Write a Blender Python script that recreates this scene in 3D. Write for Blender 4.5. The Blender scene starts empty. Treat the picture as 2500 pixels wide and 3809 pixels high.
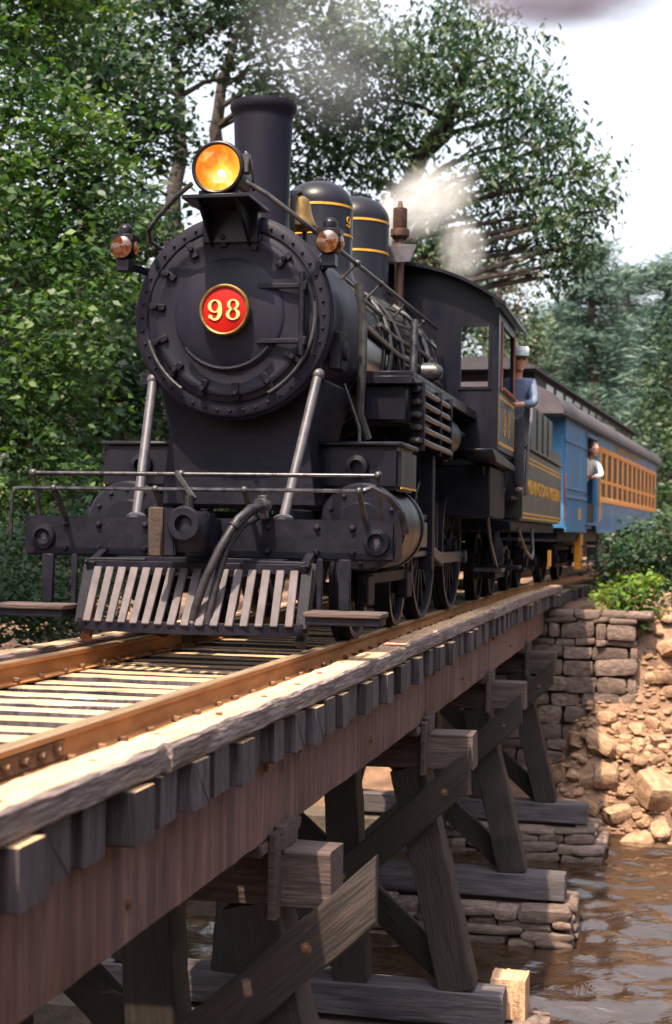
import bpy, bmesh, math, random
import numpy as np
from mathutils import Matrix, Vector, Euler, noise as mnoise
R = math.radians
rnd = random.Random(7)
scene = bpy.context.scene
COL = scene.collection

# ------------------------------------------------------------------ camera
CAM_P = dict(cx=3.18106, cz=0.82460, yaw=0.222332, pitch=0.0132876, roll=0.0163329, f=5520.844)
def cam_axes():
    yw, pt, rl = CAM_P['yaw'], CAM_P['pitch'], CAM_P['roll']
    f = Vector((-math.sin(yw)*math.cos(pt), math.cos(yw)*math.cos(pt), math.sin(pt)))
    r = Vector((math.cos(yw), math.sin(yw), 0)); u = r.cross(f)
    return math.cos(rl)*r + math.sin(rl)*u, -math.sin(rl)*r + math.cos(rl)*u, f
cr, cu, cf = cam_axes()
CAMLOC = Vector((CAM_P['cx'], 0, CAM_P['cz']))
cam_data = bpy.data.cameras.new('camera')
cam = bpy.data.objects.new('camera', cam_data); COL.objects.link(cam)
cam.matrix_world = Matrix(((cr.x, cu.x, -cf.x, CAMLOC.x), (cr.y, cu.y, -cf.y, CAMLOC.y), (cr.z, cu.z, -cf.z, CAMLOC.z), (0, 0, 0, 1)))
cam_data.sensor_fit = 'VERTICAL'; cam_data.sensor_height = 36; cam_data.sensor_width = 24
cam_data.lens = CAM_P['f']/3809*36
cam_data.clip_start = 0.1; cam_data.clip_end = 6000
cam_data.dof.use_dof = True; cam_data.dof.focus_distance = 10.5; cam_data.dof.aperture_fstop = 2.4
scene.camera = cam
# ------------------------------------------------------------------ light
SUN_DIR = Vector((0.26, 0.96, 0)).normalized()*math.cos(R(62)) + Vector((0, 0, -math.sin(R(62))))   # the way the light travels
world = bpy.data.worlds.new('World'); scene.world = world; world.use_nodes = True
wn = world.node_tree.nodes; wl = world.node_tree.links; wn.clear()
sky = wn.new('ShaderNodeTexSky'); sky.sky_type = 'NISHITA'; sky.sun_disc = False
sky.sun_elevation = R(62); sky.sun_rotation = math.atan2(-SUN_DIR.x, -SUN_DIR.y)
sky.air_density = 1.0; sky.dust_density = 6.0; sky.ozone_density = 1.0
hsv = wn.new('ShaderNodeHueSaturation'); hsv.inputs['Saturation'].default_value = 0.36
bg = wn.new('ShaderNodeBackground'); bg.inputs['Strength'].default_value = 0.15
wo = wn.new('ShaderNodeOutputWorld')
wl.new(sky.outputs[0], hsv.inputs['Color']); wl.new(hsv.outputs[0], bg.inputs['Color']); wl.new(bg.outputs[0], wo.inputs['Surface'])
sun_data = bpy.data.lights.new('sun', 'SUN'); sun_data.energy = 4.0; sun_data.angle = R(0.53); sun_data.color = (1.0, 0.80, 0.55)
sun = bpy.data.objects.new('sun', sun_data); COL.objects.link(sun)
sun.rotation_euler = SUN_DIR.to_track_quat('-Z', 'Y').to_euler(); sun.location = (-8, -24, 50)
vs = scene.view_settings
vs.view_transform = 'Standard'; vs.look = 'None'; vs.exposure = 1.55; vs.gamma = 1; vs.use_curve_mapping = False
scene.cycles.volume_step_rate = 1.0; scene.cycles.max_bounces = 6; scene.cycles.diffuse_bounces = 3; scene.cycles.glossy_bounces = 3; scene.cycles.transmission_bounces = 3; scene.cycles.volume_bounces = 1; scene.cycles.caustics_reflective = False; scene.cycles.caustics_refractive = False

def at(px, py, Y):
    """photo point (1562 x 2380 scale) -> the world point on the plane y = Y"""
    v = cf*CAM_P['f'] + cr*(px*1.6-1250) + cu*(1904.5-py*1.6)
    return CAMLOC + v*((Y-CAMLOC.y)/v.y)

# ------------------------------------------------------------------ track line: straight over the bridge, then a curve to the right
S0, RAD = 19.0, 150.0
def track(s, off=0.0):
    if s <= S0: return Vector((off, s, 0)), 0.0
    a = (s-S0)/RAD
    return Vector((RAD-(RAD-off)*math.cos(a), S0+(RAD-off)*math.sin(a), 0)), a     # heading a, turned towards +X

# ------------------------------------------------------------------ materials
MATS = {}
def mat(name, c1, c2=None, scale=6.0, rough=0.6, metal=0.0, bump=0.15, bscale=None, stretch=(1, 1, 1), rand=0.0, detail=6, spec=0.5, lo=0.35, hi=0.65, bdist=0.02, rvar=0.12, third=None):
    if name in MATS: return MATS[name]
    m = bpy.data.materials.new(name); m.use_nodes = True
    n, l = m.node_tree.nodes, m.node_tree.links
    p = n['Principled BSDF']
    tc = n.new('ShaderNodeTexCoord'); mp = n.new('ShaderNodeMapping'); mp.inputs['Scale'].default_value = stretch
    l.new(tc.outputs['Object'], mp.inputs['Vector'])
    oi = n.new('ShaderNodeObjectInfo')
    add = n.new('ShaderNodeVectorMath'); add.operation = 'ADD'
    sc = n.new('ShaderNodeMath'); sc.operation = 'MULTIPLY'; sc.inputs[1].default_value = 37.0
    l.new(oi.outputs['Random'], sc.inputs[0]); l.new(mp.outputs[0], add.inputs[0]); l.new(sc.outputs[0], add.inputs[1])
    nz = n.new('ShaderNodeTexNoise'); nz.inputs['Scale'].default_value = scale; nz.inputs['Detail'].default_value = detail; nz.inputs['Roughness'].default_value = 0.62
    l.new(add.outputs[0], nz.inputs['Vector'])
    cr_ = n.new('ShaderNodeValToRGB')
    cr_.color_ramp.elements[0].position = lo; cr_.color_ramp.elements[1].position = hi
    cr_.color_ramp.elements[0].color = (*c1, 1); cr_.color_ramp.elements[1].color = (*(c2 or c1), 1)
    if third:
        e = cr_.color_ramp.elements.new((lo+hi)/2); e.color = (*third, 1)
    l.new(nz.outputs['Fac'], cr_.inputs['Fac'])
    out = cr_.outputs['Color']
    if rand > 0:
        mr = n.new('ShaderNodeMapRange'); mr.inputs['To Min'].default_value = 1-rand; mr.inputs['To Max'].default_value = 1+rand
        l.new(oi.outputs['Random'], mr.inputs['Value'])
        hs = n.new('ShaderNodeHueSaturation'); l.new(out, hs.inputs['Color']); l.new(mr.outputs[0], hs.inputs['Value'])
        out = hs.outputs['Color']
    l.new(out, p.inputs['Base Color'])
    rr = n.new('ShaderNodeMapRange'); rr.inputs['To Min'].default_value = max(0.02, rough-rvar); rr.inputs['To Max'].default_value = min(1, rough+rvar)
    l.new(nz.outputs['Fac'], rr.inputs['Value']); l.new(rr.outputs[0], p.inputs['Roughness'])
    p.inputs['Metallic'].default_value = metal; p.inputs['Specular IOR Level'].default_value = spec
    if bump > 0:
        nb = n.new('ShaderNodeTexNoise'); nb.inputs['Scale'].default_value = bscale or scale*3; nb.inputs['Detail'].default_value = 5
        l.new(add.outputs[0], nb.inputs['Vector'])
        b = n.new('ShaderNodeBump'); b.inputs['Strength'].default_value = bump; b.inputs['Distance'].default_value = bdist
        l.new(nb.outputs['Fac'], b.inputs['Height']); l.new(b.outputs[0], p.inputs['Normal'])
    MATS[name] = m
    return m
def leafmat(name, c1, c2, c3, trans=0.35, clump=0.5):
    m = bpy.data.materials.new(name); m.use_nodes = True
    n, l = m.node_tree.nodes, m.node_tree.links; n.clear()
    o = n.new('ShaderNodeOutputMaterial'); g = n.new('ShaderNodeNewGeometry'); tc = n.new('ShaderNodeTexCoord')
    nz = n.new('ShaderNodeTexNoise'); nz.inputs['Scale'].default_value = clump; nz.inputs['Detail'].default_value = 2
    l.new(tc.outputs['Object'], nz.inputs['Vector'])
    ma = n.new('ShaderNodeMath'); ma.operation = 'MULTIPLY_ADD'; ma.inputs[1].default_value = 0.55; l.new(g.outputs['Random Per Island'], ma.inputs[0])
    mb = n.new('ShaderNodeMath'); mb.operation = 'MULTIPLY_ADD'; mb.inputs[1].default_value = 0.9; mb.inputs[2].default_value = -0.22; l.new(nz.outputs['Fac'], mb.inputs[0])
    l.new(mb.outputs[0], ma.inputs[2])
    r = n.new('ShaderNodeValToRGB'); e = r.color_ramp.elements
    e[0].position = 0.1; e[0].color = (*c1, 1); e[1].position = 0.95; e[1].color = (*c3, 1); k = e.new(0.5); k.color = (*c2, 1)
    l.new(ma.outputs[0], r.inputs['Fac'])
    p = n.new('ShaderNodeBsdfPrincipled'); p.inputs['Roughness'].default_value = 0.5; p.inputs['Specular IOR Level'].default_value = 0.35
    t = n.new('ShaderNodeBsdfTranslucent'); mx = n.new('ShaderNodeMixShader'); mx.inputs[0].default_value = trans
    hs = n.new('ShaderNodeHueSaturation'); hs.inputs['Hue'].default_value = 0.48; hs.inputs['Value'].default_value = 1.5; hs.inputs['Saturation'].default_value = 1.1
    l.new(r.outputs[0], p.inputs['Base Color']); l.new(r.outputs[0], hs.inputs['Color']); l.new(hs.outputs[0], t.inputs['Color'])
    l.new(p.outputs[0], mx.inputs[1]); l.new(t.outputs[0], mx.inputs[2]); l.new(mx.outputs[0], o.inputs['Surface'])
    MATS[name] = m
    return m
def emitmat(name, c1, c2, c3, strength, scale=6.0):
    m = bpy.data.materials.new(name); m.use_nodes = True
    n, l = m.node_tree.nodes, m.node_tree.links; p = n['Principled BSDF']
    tc = n.new('ShaderNodeTexCoord'); nz = n.new('ShaderNodeTexNoise'); nz.inputs['Scale'].default_value = scale; nz.inputs['Detail'].default_value = 3; nz.inputs['Distortion'].default_value = 1.2
    l.new(tc.outputs['Object'], nz.inputs['Vector'])
    r = n.new('ShaderNodeValToRGB'); e = r.color_ramp.elements
    e[0].position = 0.3; e[0].color = (*c1, 1); e[1].position = 0.72; e[1].color = (*c3, 1); k = e.new(0.5); k.color = (*c2, 1)
    l.new(nz.outputs['Fac'], r.inputs['Fac']); l.new(r.outputs[0], p.inputs['Emission Color']); p.inputs['Emission Strength'].default_value = strength
    p.inputs['Base Color'].default_value = (.022, .008, .004, 1)
    p.inputs['Roughness'].default_value = 0.12; p.inputs['Coat Weight'].default_value = 0.6
    MATS[name] = m
    return m
# engine
BLACK = mat('black engine paint', (0.0034, 0.0040, 0.0115), (0.0085, 0.0086, 0.0200), third=(.0068, .0062, .0110), stretch=(2, 2, .6), scale=2.4, rough=0.36, spec=.22, rvar=.2, lo=.3, hi=.75, bump=0.05, bscale=60, bdist=0.004)
SMOKE = mat('dull smokebox graphite', (0.0060, 0.0068, 0.0185), (0.0135, 0.0135, 0.0310), third=(.0110, .0098, .0180), stretch=(2, 2, .6), scale=2.4, rough=0.5, spec=.13, rvar=.2, lo=.3, hi=.75, bump=0.10, bscale=45, bdist=0.006)
JACKET = mat('oiled boiler jacket', (0.006, 0.006, 0.009), (0.016, 0.015, 0.020), scale=2.2, rough=0.17, spec=0.6, rvar=.06, bump=0.05, bscale=9, bdist=0.01)
GRIME = mat('grimy black iron', (0.0030, 0.0033, 0.0085), (0.0095, 0.0088, 0.0165), scale=7, rough=0.55, spec=.15, bump=0.3, bscale=30, bdist=0.008)
STEEL = mat('worn bright steel', (0.028, 0.028, 0.036), (0.085, 0.082, 0.095), scale=14, rough=0.3, metal=0.8, bump=0.05)
GREYBAR = mat('grey painted bar', (0.030, 0.029, 0.042), (0.064, 0.060, 0.078), scale=10, rough=0.5, bump=0.08)
PIPE = mat('dull pipe', (0.02, 0.02, 0.025), (0.06, 0.058, 0.064), scale=12, rough=0.38, metal=0.3, bump=0.08)
GOLD = mat('gold leaf striping', (0.42, 0.20, 0.015), (0.60, 0.31, 0.03), scale=20, rough=0.45, bump=0)
CREAM = mat('cream numerals', (0.55, 0.34, 0.10), (0.66, 0.43, 0.16), scale=20, rough=0.5, bump=0)
RED = mat('red plate enamel', (0.24, 0.003, 0.002), (0.34, 0.006, 0.004), scale=8, rough=0.5, spec=.15, bump=0.03)
BRASS = mat('old brass', (0.13, 0.075, 0.024), (0.27, 0.17, 0.06), scale=10, rough=0.4, metal=0.7, bump=0.06)
BRONZE = mat('dull bronze', (0.05, 0.025, 0.02), (0.12, 0.065, 0.045), scale=12, rough=0.45, metal=0.5, bump=0.1)
RUSTY = mat('rusty iron', (0.07, 0.03, 0.016), (0.20, 0.10, 0.05), scale=18, rough=0.8, bump=0.25)
RUSTD = mat('dull brown rust', (0.016, 0.009, 0.008), (0.040, 0.020, 0.014), scale=14, rough=0.8, bump=0.3)
GLASS = mat('dark window glass', (0.02, 0.025, 0.03), (0.03, 0.035, 0.04), scale=3, rough=0.08, bump=0)
WPANE = mat('dark coach window', (0.016, 0.012, 0.012), (0.03, 0.022, 0.02), scale=3, rough=0.5, spec=.2, bump=0)
SLAT = mat('weathered grey slat paint', (0.030, 0.024, 0.032), (0.088, 0.070, 0.084), scale=9, rough=0.7, bump=0.15, stretch=(1, 1, .3))
RUBBER = mat('black rubber hose', (0.008, 0.008, 0.013), (0.024, 0.022, 0.030), scale=10, rough=0.5, spec=.3, bump=0.1)
TENDG = mat('dark green black tender paint', (0.010, 0.014, 0.015), (0.024, 0.028, 0.028), scale=3, rough=0.4, bump=0.05, stretch=(1, 1, .3))
REDB = mat('red brown cab trim', (0.18, 0.05, 0.04), (0.28, 0.09, 0.07), scale=8, rough=0.6, bump=0.05)
# coach
BLUE = mat('faded blue coach paint', (0.020, 0.105, 0.27), (0.050, 0.19, 0.36), scale=2.5, rough=0.5, bump=0.08, stretch=(1, 1, .25), rand=0.18)
ORANGE = mat('orange window frame paint', (0.66, 0.235, 0.008), (0.78, 0.31, 0.014), scale=6, rough=0.5, bump=0.05)
ROOFM = mat('grey mauve roofing', (0.036, 0.029, 0.038), (0.070, 0.058, 0.071), scale=2.0, rough=0.75, bump=0.1)
ROOFD = mat('dark clerestory paint', (0.018, 0.016, 0.022), (0.035, 0.031, 0.040), scale=3, rough=0.6, bump=0.1)
YEL = mat('yellow safety paint', (0.70, 0.28, 0.02), (0.80, 0.38, 0.03), scale=7, rough=0.5, bump=0.05)
DARKIN = mat('dark interior', (0.02, 0.016, 0.014), (0.04, 0.03, 0.025), scale=3, rough=0.8, bump=0)
# bridge
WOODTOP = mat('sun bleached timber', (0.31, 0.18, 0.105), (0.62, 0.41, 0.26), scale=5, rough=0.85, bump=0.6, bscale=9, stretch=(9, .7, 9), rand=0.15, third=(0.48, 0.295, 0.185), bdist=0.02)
WOODEND = mat('creosoted end with painted shade', (0.022, 0.017, 0.023), (0.085, 0.067, 0.083), scale=5, rough=0.85, bump=0.7, bscale=14, stretch=(6, 6, .7), rand=0.35, bdist=0.02)  # tie sides and ends: shade put into a darker colour
WOODSIDE = mat('weathered side with painted shade', (0.085, 0.062, 0.066), (0.24, 0.185, 0.185), scale=5, rough=0.88, bump=0.8, bscale=9, stretch=(6, .7, 6), rand=0.12, bdist=0.03)  # guard sides: the grey tone carries the shade beside the bright top
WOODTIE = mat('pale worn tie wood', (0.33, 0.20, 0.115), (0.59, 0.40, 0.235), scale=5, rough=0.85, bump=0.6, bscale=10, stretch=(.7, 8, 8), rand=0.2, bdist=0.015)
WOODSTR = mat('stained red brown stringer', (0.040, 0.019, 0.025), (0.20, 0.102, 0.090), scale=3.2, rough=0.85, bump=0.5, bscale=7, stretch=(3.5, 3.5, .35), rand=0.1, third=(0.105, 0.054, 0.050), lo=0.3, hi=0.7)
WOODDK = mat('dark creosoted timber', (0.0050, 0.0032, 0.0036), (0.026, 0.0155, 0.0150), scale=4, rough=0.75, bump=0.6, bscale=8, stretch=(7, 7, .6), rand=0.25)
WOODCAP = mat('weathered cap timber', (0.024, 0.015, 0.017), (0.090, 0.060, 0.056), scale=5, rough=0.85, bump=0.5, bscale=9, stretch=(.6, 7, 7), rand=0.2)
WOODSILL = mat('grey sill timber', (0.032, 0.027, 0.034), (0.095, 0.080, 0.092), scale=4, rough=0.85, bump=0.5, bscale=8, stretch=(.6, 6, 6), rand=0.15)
RAIL = mat('rusted rail steel', (0.30, 0.115, 0.035), (0.50, 0.24, 0.09), scale=8, rough=0.62, metal=0.15, bump=0.2, bscale=40, stretch=(1, .25, 1), bdist=0.004)
RAILTOP = mat('polished rail head', (0.34, 0.22, 0.13), (0.52, 0.38, 0.26), scale=6, rough=0.36, metal=0.6, bump=0.05, stretch=(8, .2, 1))
STONE = mat('abutment stone', (0.060, 0.041, 0.037), (0.185, 0.130, 0.112), scale=5, rough=0.9, bump=0.6, bscale=12, rand=0.3, bdist=0.03)
ROCK = mat('tan rubble rock', (0.17, 0.095, 0.058), (0.37, 0.235, 0.150), scale=4, rough=0.9, bump=0.6, bscale=10, rand=0.25, bdist=0.04)
MORTAR = mat('dark joint fill', (0.05, 0.04, 0.035), (0.10, 0.075, 0.06), scale=9, rough=0.95, bump=0.5)
BARK = mat('dark bark', (0.018, 0.013, 0.013), (0.055, 0.040, 0.038), scale=6, rough=0.9, bump=0.8, bscale=14, stretch=(4, 4, .6), bdist=0.04)
PINEBARK = mat('red pine bark', (0.10, 0.05, 0.038), (0.22, 0.115, 0.085), scale=5, rough=0.9, bump=0.8, bscale=10, stretch=(4, 4, .8), bdist=0.05)
# foliage
LEAF_L = leafmat('bright maple leaves', (0.006, 0.022, 0.008), (0.024, 0.068, 0.016), (0.080, 0.145, 0.020), 0.35, 0.7)
LEAF_D = leafmat('dark broad leaves', (0.006, 0.020, 0.011), (0.017, 0.045, 0.018), (0.045, 0.080, 0.024), 0.28, 0.5)
LEAF_C = leafmat('drooping green leaves', (0.009, 0.030, 0.018), (0.025, 0.062, 0.026), (0.070, 0.10, 0.032), 0.3, 0.5)  # cooler bluish cast stands in for distance haze
LEAF_H = leafmat('haze tinted grey green leaves', (0.022, 0.048, 0.032), (0.048, 0.086, 0.050), (0.105, 0.135, 0.07), 0.3, 0.4)  # distance haze mixed into the leaf colour
LEAF_P = leafmat('haze tinted blue green needles', (0.030, 0.066, 0.060), (0.060, 0.112, 0.092), (0.11, 0.165, 0.115), 0.25, 0.3)  # pale blue cast of far haze painted into the needles
LEAF_S = leafmat('fresh shrub leaves', (0.025, 0.065, 0.012), (0.085, 0.16, 0.022), (0.22, 0.30, 0.05), 0.4, 1.2)
LEAF_B = leafmat('undergrowth leaves', (0.007, 0.022, 0.010), (0.019, 0.050, 0.022), (0.055, 0.10, 0.036), 0.3, 0.9)
LEAF_T = leafmat('brown twiggy leaves', (0.06, 0.045, 0.028), (0.11, 0.09, 0.05), (0.17, 0.15, 0.08), 0.3, 0.6)
def lampglowmat():
    m = bpy.data.materials.new('glowing amber reflector'); m.use_nodes = True
    n, l = m.node_tree.nodes, m.node_tree.links; p = n['Principled BSDF']
    tc = n.new('ShaderNodeTexCoord'); ds = n.new('ShaderNodeVectorMath'); ds.operation = 'DISTANCE'; ds.inputs[1].default_value = (.02, 10.17, 3.36)
    l.new(tc.outputs['Object'], ds.inputs[0])
    nz = n.new('ShaderNodeTexNoise'); nz.inputs['Scale'].default_value = 13; nz.inputs['Detail'].default_value = 4; nz.inputs['Distortion'].default_value = .7; l.new(tc.outputs['Object'], nz.inputs['Vector'])
    ma = n.new('ShaderNodeMath'); ma.operation = 'MULTIPLY_ADD'; ma.inputs[1].default_value = .26; l.new(nz.outputs['Fac'], ma.inputs[0]); l.new(ds.outputs['Value'], ma.inputs[2])
    r = n.new('ShaderNodeValToRGB'); e = r.color_ramp.elements
    e[0].position = .10; e[0].color = (1.0, .84, .42, 1); e[1].position = .33; e[1].color = (.50, .125, .010, 1)
    k = e.new(.15); k.color = (1.0, .60, .13, 1); k = e.new(.23); k.color = (.95, .38, .035, 1)
    l.new(ma.outputs[0], r.inputs['Fac']); l.new(r.outputs[0], p.inputs['Emission Color']); l.new(r.outputs[0], p.inputs['Base Color']); p.inputs['Emission Strength'].default_value = .42  # amber glow and hot spot painted into the bowl's emission
    p.inputs['Roughness'].default_value = .08; p.inputs['Coat Weight'].default_value = .5
    return m
LAMPGLOW = lampglowmat()
BULB = emitmat('glowing bulb', (1.0, .72, .32), (1.0, .80, .42), (1.0, .88, .55), 2.2, 9)
CLEAR = mat('clear lamp glass', (1, 1, 1), scale=2, rough=0.02, bump=0, rvar=0)
CLEAR.node_tree.nodes['Principled BSDF'].inputs['Transmission Weight'].default_value = 1.0; CLEAR.node_tree.nodes['Principled BSDF'].inputs['IOR'].default_value = 1.12
MARK = emitmat('amber marker glass', (0.06, 0.02, 0.015), (0.40, 0.10, 0.02), (0.9, 0.42, 0.14), 0.11, 16)  # orange reflection in the glass given as faint mottled emission
SKIN = mat('skin', (0.50, 0.25, 0.17), (0.58, 0.30, 0.21), scale=20, rough=0.5, bump=0)
SHIRTB = mat('blue grey work shirt', (0.075, 0.105, 0.185), (0.14, 0.175, 0.27), scale=9, rough=0.9, bump=0.3, bscale=30)
SHIRTW = mat('white shirt', (0.72, 0.68, 0.62), (0.82, 0.78, 0.74), scale=9, rough=0.9, bump=0.3, bscale=30)
PANTS = mat('black trousers', (0.015, 0.015, 0.022), (0.03, 0.03, 0.045), scale=9, rough=0.9, bump=0.3, bscale=30)
CAPM = mat('pale striped cap', (0.42, 0.47, 0.52), (0.62, 0.66, 0.68), scale=30, rough=0.9, bump=0.1)
BRIM = mat('green cap brim', (0.02, 0.08, 0.05), (0.04, 0.12, 0.07), scale=30, rough=0.8, bump=0)
HAIR = mat('brown hair', (0.05, 0.02, 0.012), (0.09, 0.04, 0.025), scale=30, rough=0.7, bump=0.2)
DKEYE = mat('dark eye', (0.01, 0.01, 0.01), scale=1, rough=0.3, bump=0)

# ------------------------------------------------------------------ mesh builder
def world_of(o):
    m = o.matrix_basis.copy()
    if o.parent: m = world_of(o.parent) @ o.matrix_parent_inverse @ m
    return m
def adopt(o, parent, local=False):
    o.parent = parent
    if parent and not local: o.matrix_parent_inverse = world_of(parent).inverted()
class B:
    def __init__(s): s.v = []; s.f = []; s.m = []
    def add(s, verts, faces, mi=0):
        k = len(s.v); s.v += [tuple(v) for v in verts]; s.f += [tuple(i+k for i in f) for f in faces]; s.m += [mi]*len(faces); return s
    def box(s, x0, x1, y0, y1, z0, z1, rot=None, mi=0):
        c = Vector(((x0+x1)/2, (y0+y1)/2, (z0+z1)/2))
        vs_ = [Vector((x, y, z)) for z in (z0, z1) for y in (y0, y1) for x in (x0, x1)]
        if rot is not None: vs_ = [c + rot @ (v-c) for v in vs_]
        return s.add(vs_, [(0, 2, 3, 1), (4, 5, 7, 6), (0, 1, 5, 4), (2, 6, 7, 3), (0, 4, 6, 2), (1, 3, 7, 5)], mi)
    def beam(s, p0, p1, w, h, up=(0, 0, 1)):
        p0, p1 = Vector(p0), Vector(p1); d = (p1-p0).normalized(); sd = d.cross(Vector(up)).normalized(); u = sd.cross(d)
        vs_ = [p + sd*a*w/2 + u*b*h/2 for p in (p0, p1) for b in (-1, 1) for a in (-1, 1)]
        return s.add(vs_, [(0, 1, 3, 2), (4, 6, 7, 5), (0, 4, 5, 1), (2, 3, 7, 6), (0, 2, 6, 4), (1, 5, 7, 3)])
    def tube(s, pts, r, n=8, caps=True, mi=0):
        pts = [Vector(p) for p in pts]; N = len(pts)
        rs = r if isinstance(r, (list, tuple)) else [r]*N
        d0 = (pts[1]-pts[0]).normalized()
        a = d0.orthogonal().normalized()
        vs_ = []; fs = []
        for i, p in enumerate(pts):
            d = (pts[min(i+1, N-1)]-pts[max(i-1, 0)]).normalized()
            a = (a - d*a.dot(d)).normalized(); b = d.cross(a)
            for k in range(n):
                t = 2*math.pi*k/n; vs_.append(p + (a*math.cos(t)+b*math.sin(t))*rs[i])
        for i in range(N-1):
            for k in range(n):
                k2 = (k+1) % n; fs.append((i*n+k, i*n+k2, (i+1)*n+k2, (i+1)*n+k))
        if caps: fs.append(tuple(range(n-1, -1, -1))); fs.append(tuple((N-1)*n+k for k in range(n)))
        return s.add(vs_, fs, mi)
    def cyl(s, p0, p1, r0, r1=None, n=24, caps=True): return s.tube([p0, p1], [r0, r0 if r1 is None else r1], n, caps)
    def lathe(s, prof, org, axis, n=32, mi=0, a0=0, a1=2*math.pi):
        """prof = [(radius, distance along axis)]"""
        org = Vector(org); ax = Vector(axis).normalized(); a = ax.orthogonal().normalized()
        if abs(ax.z) < 0.5: a = (Vector((0, 0, 1)) - ax*ax.z).normalized()
        b = ax.cross(a); vs_ = []; fs = []; full = abs(a1-a0-2*math.pi) < 1e-6; M = n if full else n+1
        for (r, h) in prof:
            for k in range(M):
                t = a0+(a1-a0)*k/n; vs_.append(org + ax*h + (a*math.cos(t)+b*math.sin(t))*max(r, 1e-4))
        for i in range(len(prof)-1):
            for k in range(n):
                k2 = (k+1) % M; fs.append((i*M+k, i*M+k2, (i+1)*M+k2, (i+1)*M+k))
        return s.add(vs_, fs, mi)
    def torus(s, org, axis, r, t, n=40, m=8):
        return s.lathe([(r+t*math.cos(2*math.pi*k/m), t*math.sin(2*math.pi*k/m)) for k in range(m+1)], org, axis, n)
    def prism(s, poly, fn, d0, d1):
        """poly = 2D outline; fn(u, v, d) -> point"""
        n = len(poly); vs_ = [fn(u, v, d0) for u, v in poly] + [fn(u, v, d1) for u, v in poly]
        fs = [tuple(range(n)), tuple(range(2*n-1, n-1, -1))] + [(i, i+n, (i+1) % n+n, (i+1) % n) for i in range(n)]
        return s.add(vs_, fs)
    def sph(s, c, r, n=16, m=10, sc=(1, 1, 1)):
        c = Vector(c); vs_ = []; fs = []
        for j in range(m+1):
            ph = math.pi*j/m
            for k in range(n):
                t = 2*math.pi*k/n
                vs_.append(c + Vector((sc[0]*r*math.sin(ph)*math.cos(t), sc[1]*r*math.sin(ph)*math.sin(t), sc[2]*r*math.cos(ph))))
        for j in range(m):
            for k in range(n):
                k2 = (k+1) % n; fs.append((j*n+k, (j+1)*n+k, (j+1)*n+k2, j*n+k2))
        return s.add(vs_, fs)
    def mesh(s, name, bevel=0.0, smooth=40, seg=1):
        me = bpy.data.meshes.new(name); me.from_pydata(s.v, [], s.f); me.update()
        bm = bmesh.new(); bm.from_mesh(me)
        bmesh.ops.remove_doubles(bm, verts=bm.verts, dist=2e-5)
        bmesh.ops.recalc_face_normals(bm, faces=bm.faces)
        if bevel > 0:
            ed = [e for e in bm.edges if len(e.link_faces) == 2 and e.calc_face_angle(0) > R(30)]
            bmesh.ops.bevel(bm, geom=ed, offset=bevel, segments=seg, affect='EDGES', clamp_overlap=True)
        bm.to_mesh(me); bm.free()
        if smooth:
            me.polygons.foreach_set('use_smooth', [True]*len(me.polygons)); me.set_sharp_from_angle(angle=R(smooth))
        return me
    def build(s, name, material, parent=None, bevel=0.0, smooth=40, local=False, seg=1):
        me = s.mesh(name, bevel, smooth, seg); me.materials.append(material)
        return place(name, me, parent, local=local)
def place(name, me, parent=None, loc=(0, 0, 0), rot=(0, 0, 0), scale=(1, 1, 1), local=False):
    o = bpy.data.objects.new(name, me); COL.objects.link(o)
    o.location = loc; o.rotation_euler = rot; o.scale = scale
    if parent: adopt(o, parent, local)
    return o
def tag(o, label=None, cat=None, group=None, kind=None):
    if label: o['label'] = label
    if cat: o['category'] = cat
    if group: o['group'] = group
    if kind: o['kind'] = kind
    return o
def thing(name, label, cat, loc=(0, 0, 0), rz=0.0, group=None):
    o = bpy.data.objects.new(name, None); COL.objects.link(o); o.location = loc; o.rotation_euler = (0, 0, rz); o.empty_display_size = 0.2
    return tag(o, label, cat, group)
def np_mesh(name, V, Q, material, smooth=False):
    """V (n,3) float, Q (m,4) int"""
    me = bpy.data.meshes.new(name); k = Q.shape[1]
    me.vertices.add(len(V)); me.vertices.foreach_set('co', V.astype(np.float32).ravel())
    me.loops.add(Q.size); me.loops.foreach_set('vertex_index', Q.astype(np.int32).ravel())
    me.polygons.add(len(Q)); me.polygons.foreach_set('loop_start', np.arange(0, Q.size, k, dtype=np.int32)); me.polygons.foreach_set('loop_total', np.full(len(Q), k, dtype=np.int32))
    if smooth: me.polygons.foreach_set('use_smooth', np.ones(len(Q), dtype=bool))
    me.update(calc_edges=True); me.validate(); me.materials.append(material)
    return me
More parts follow.
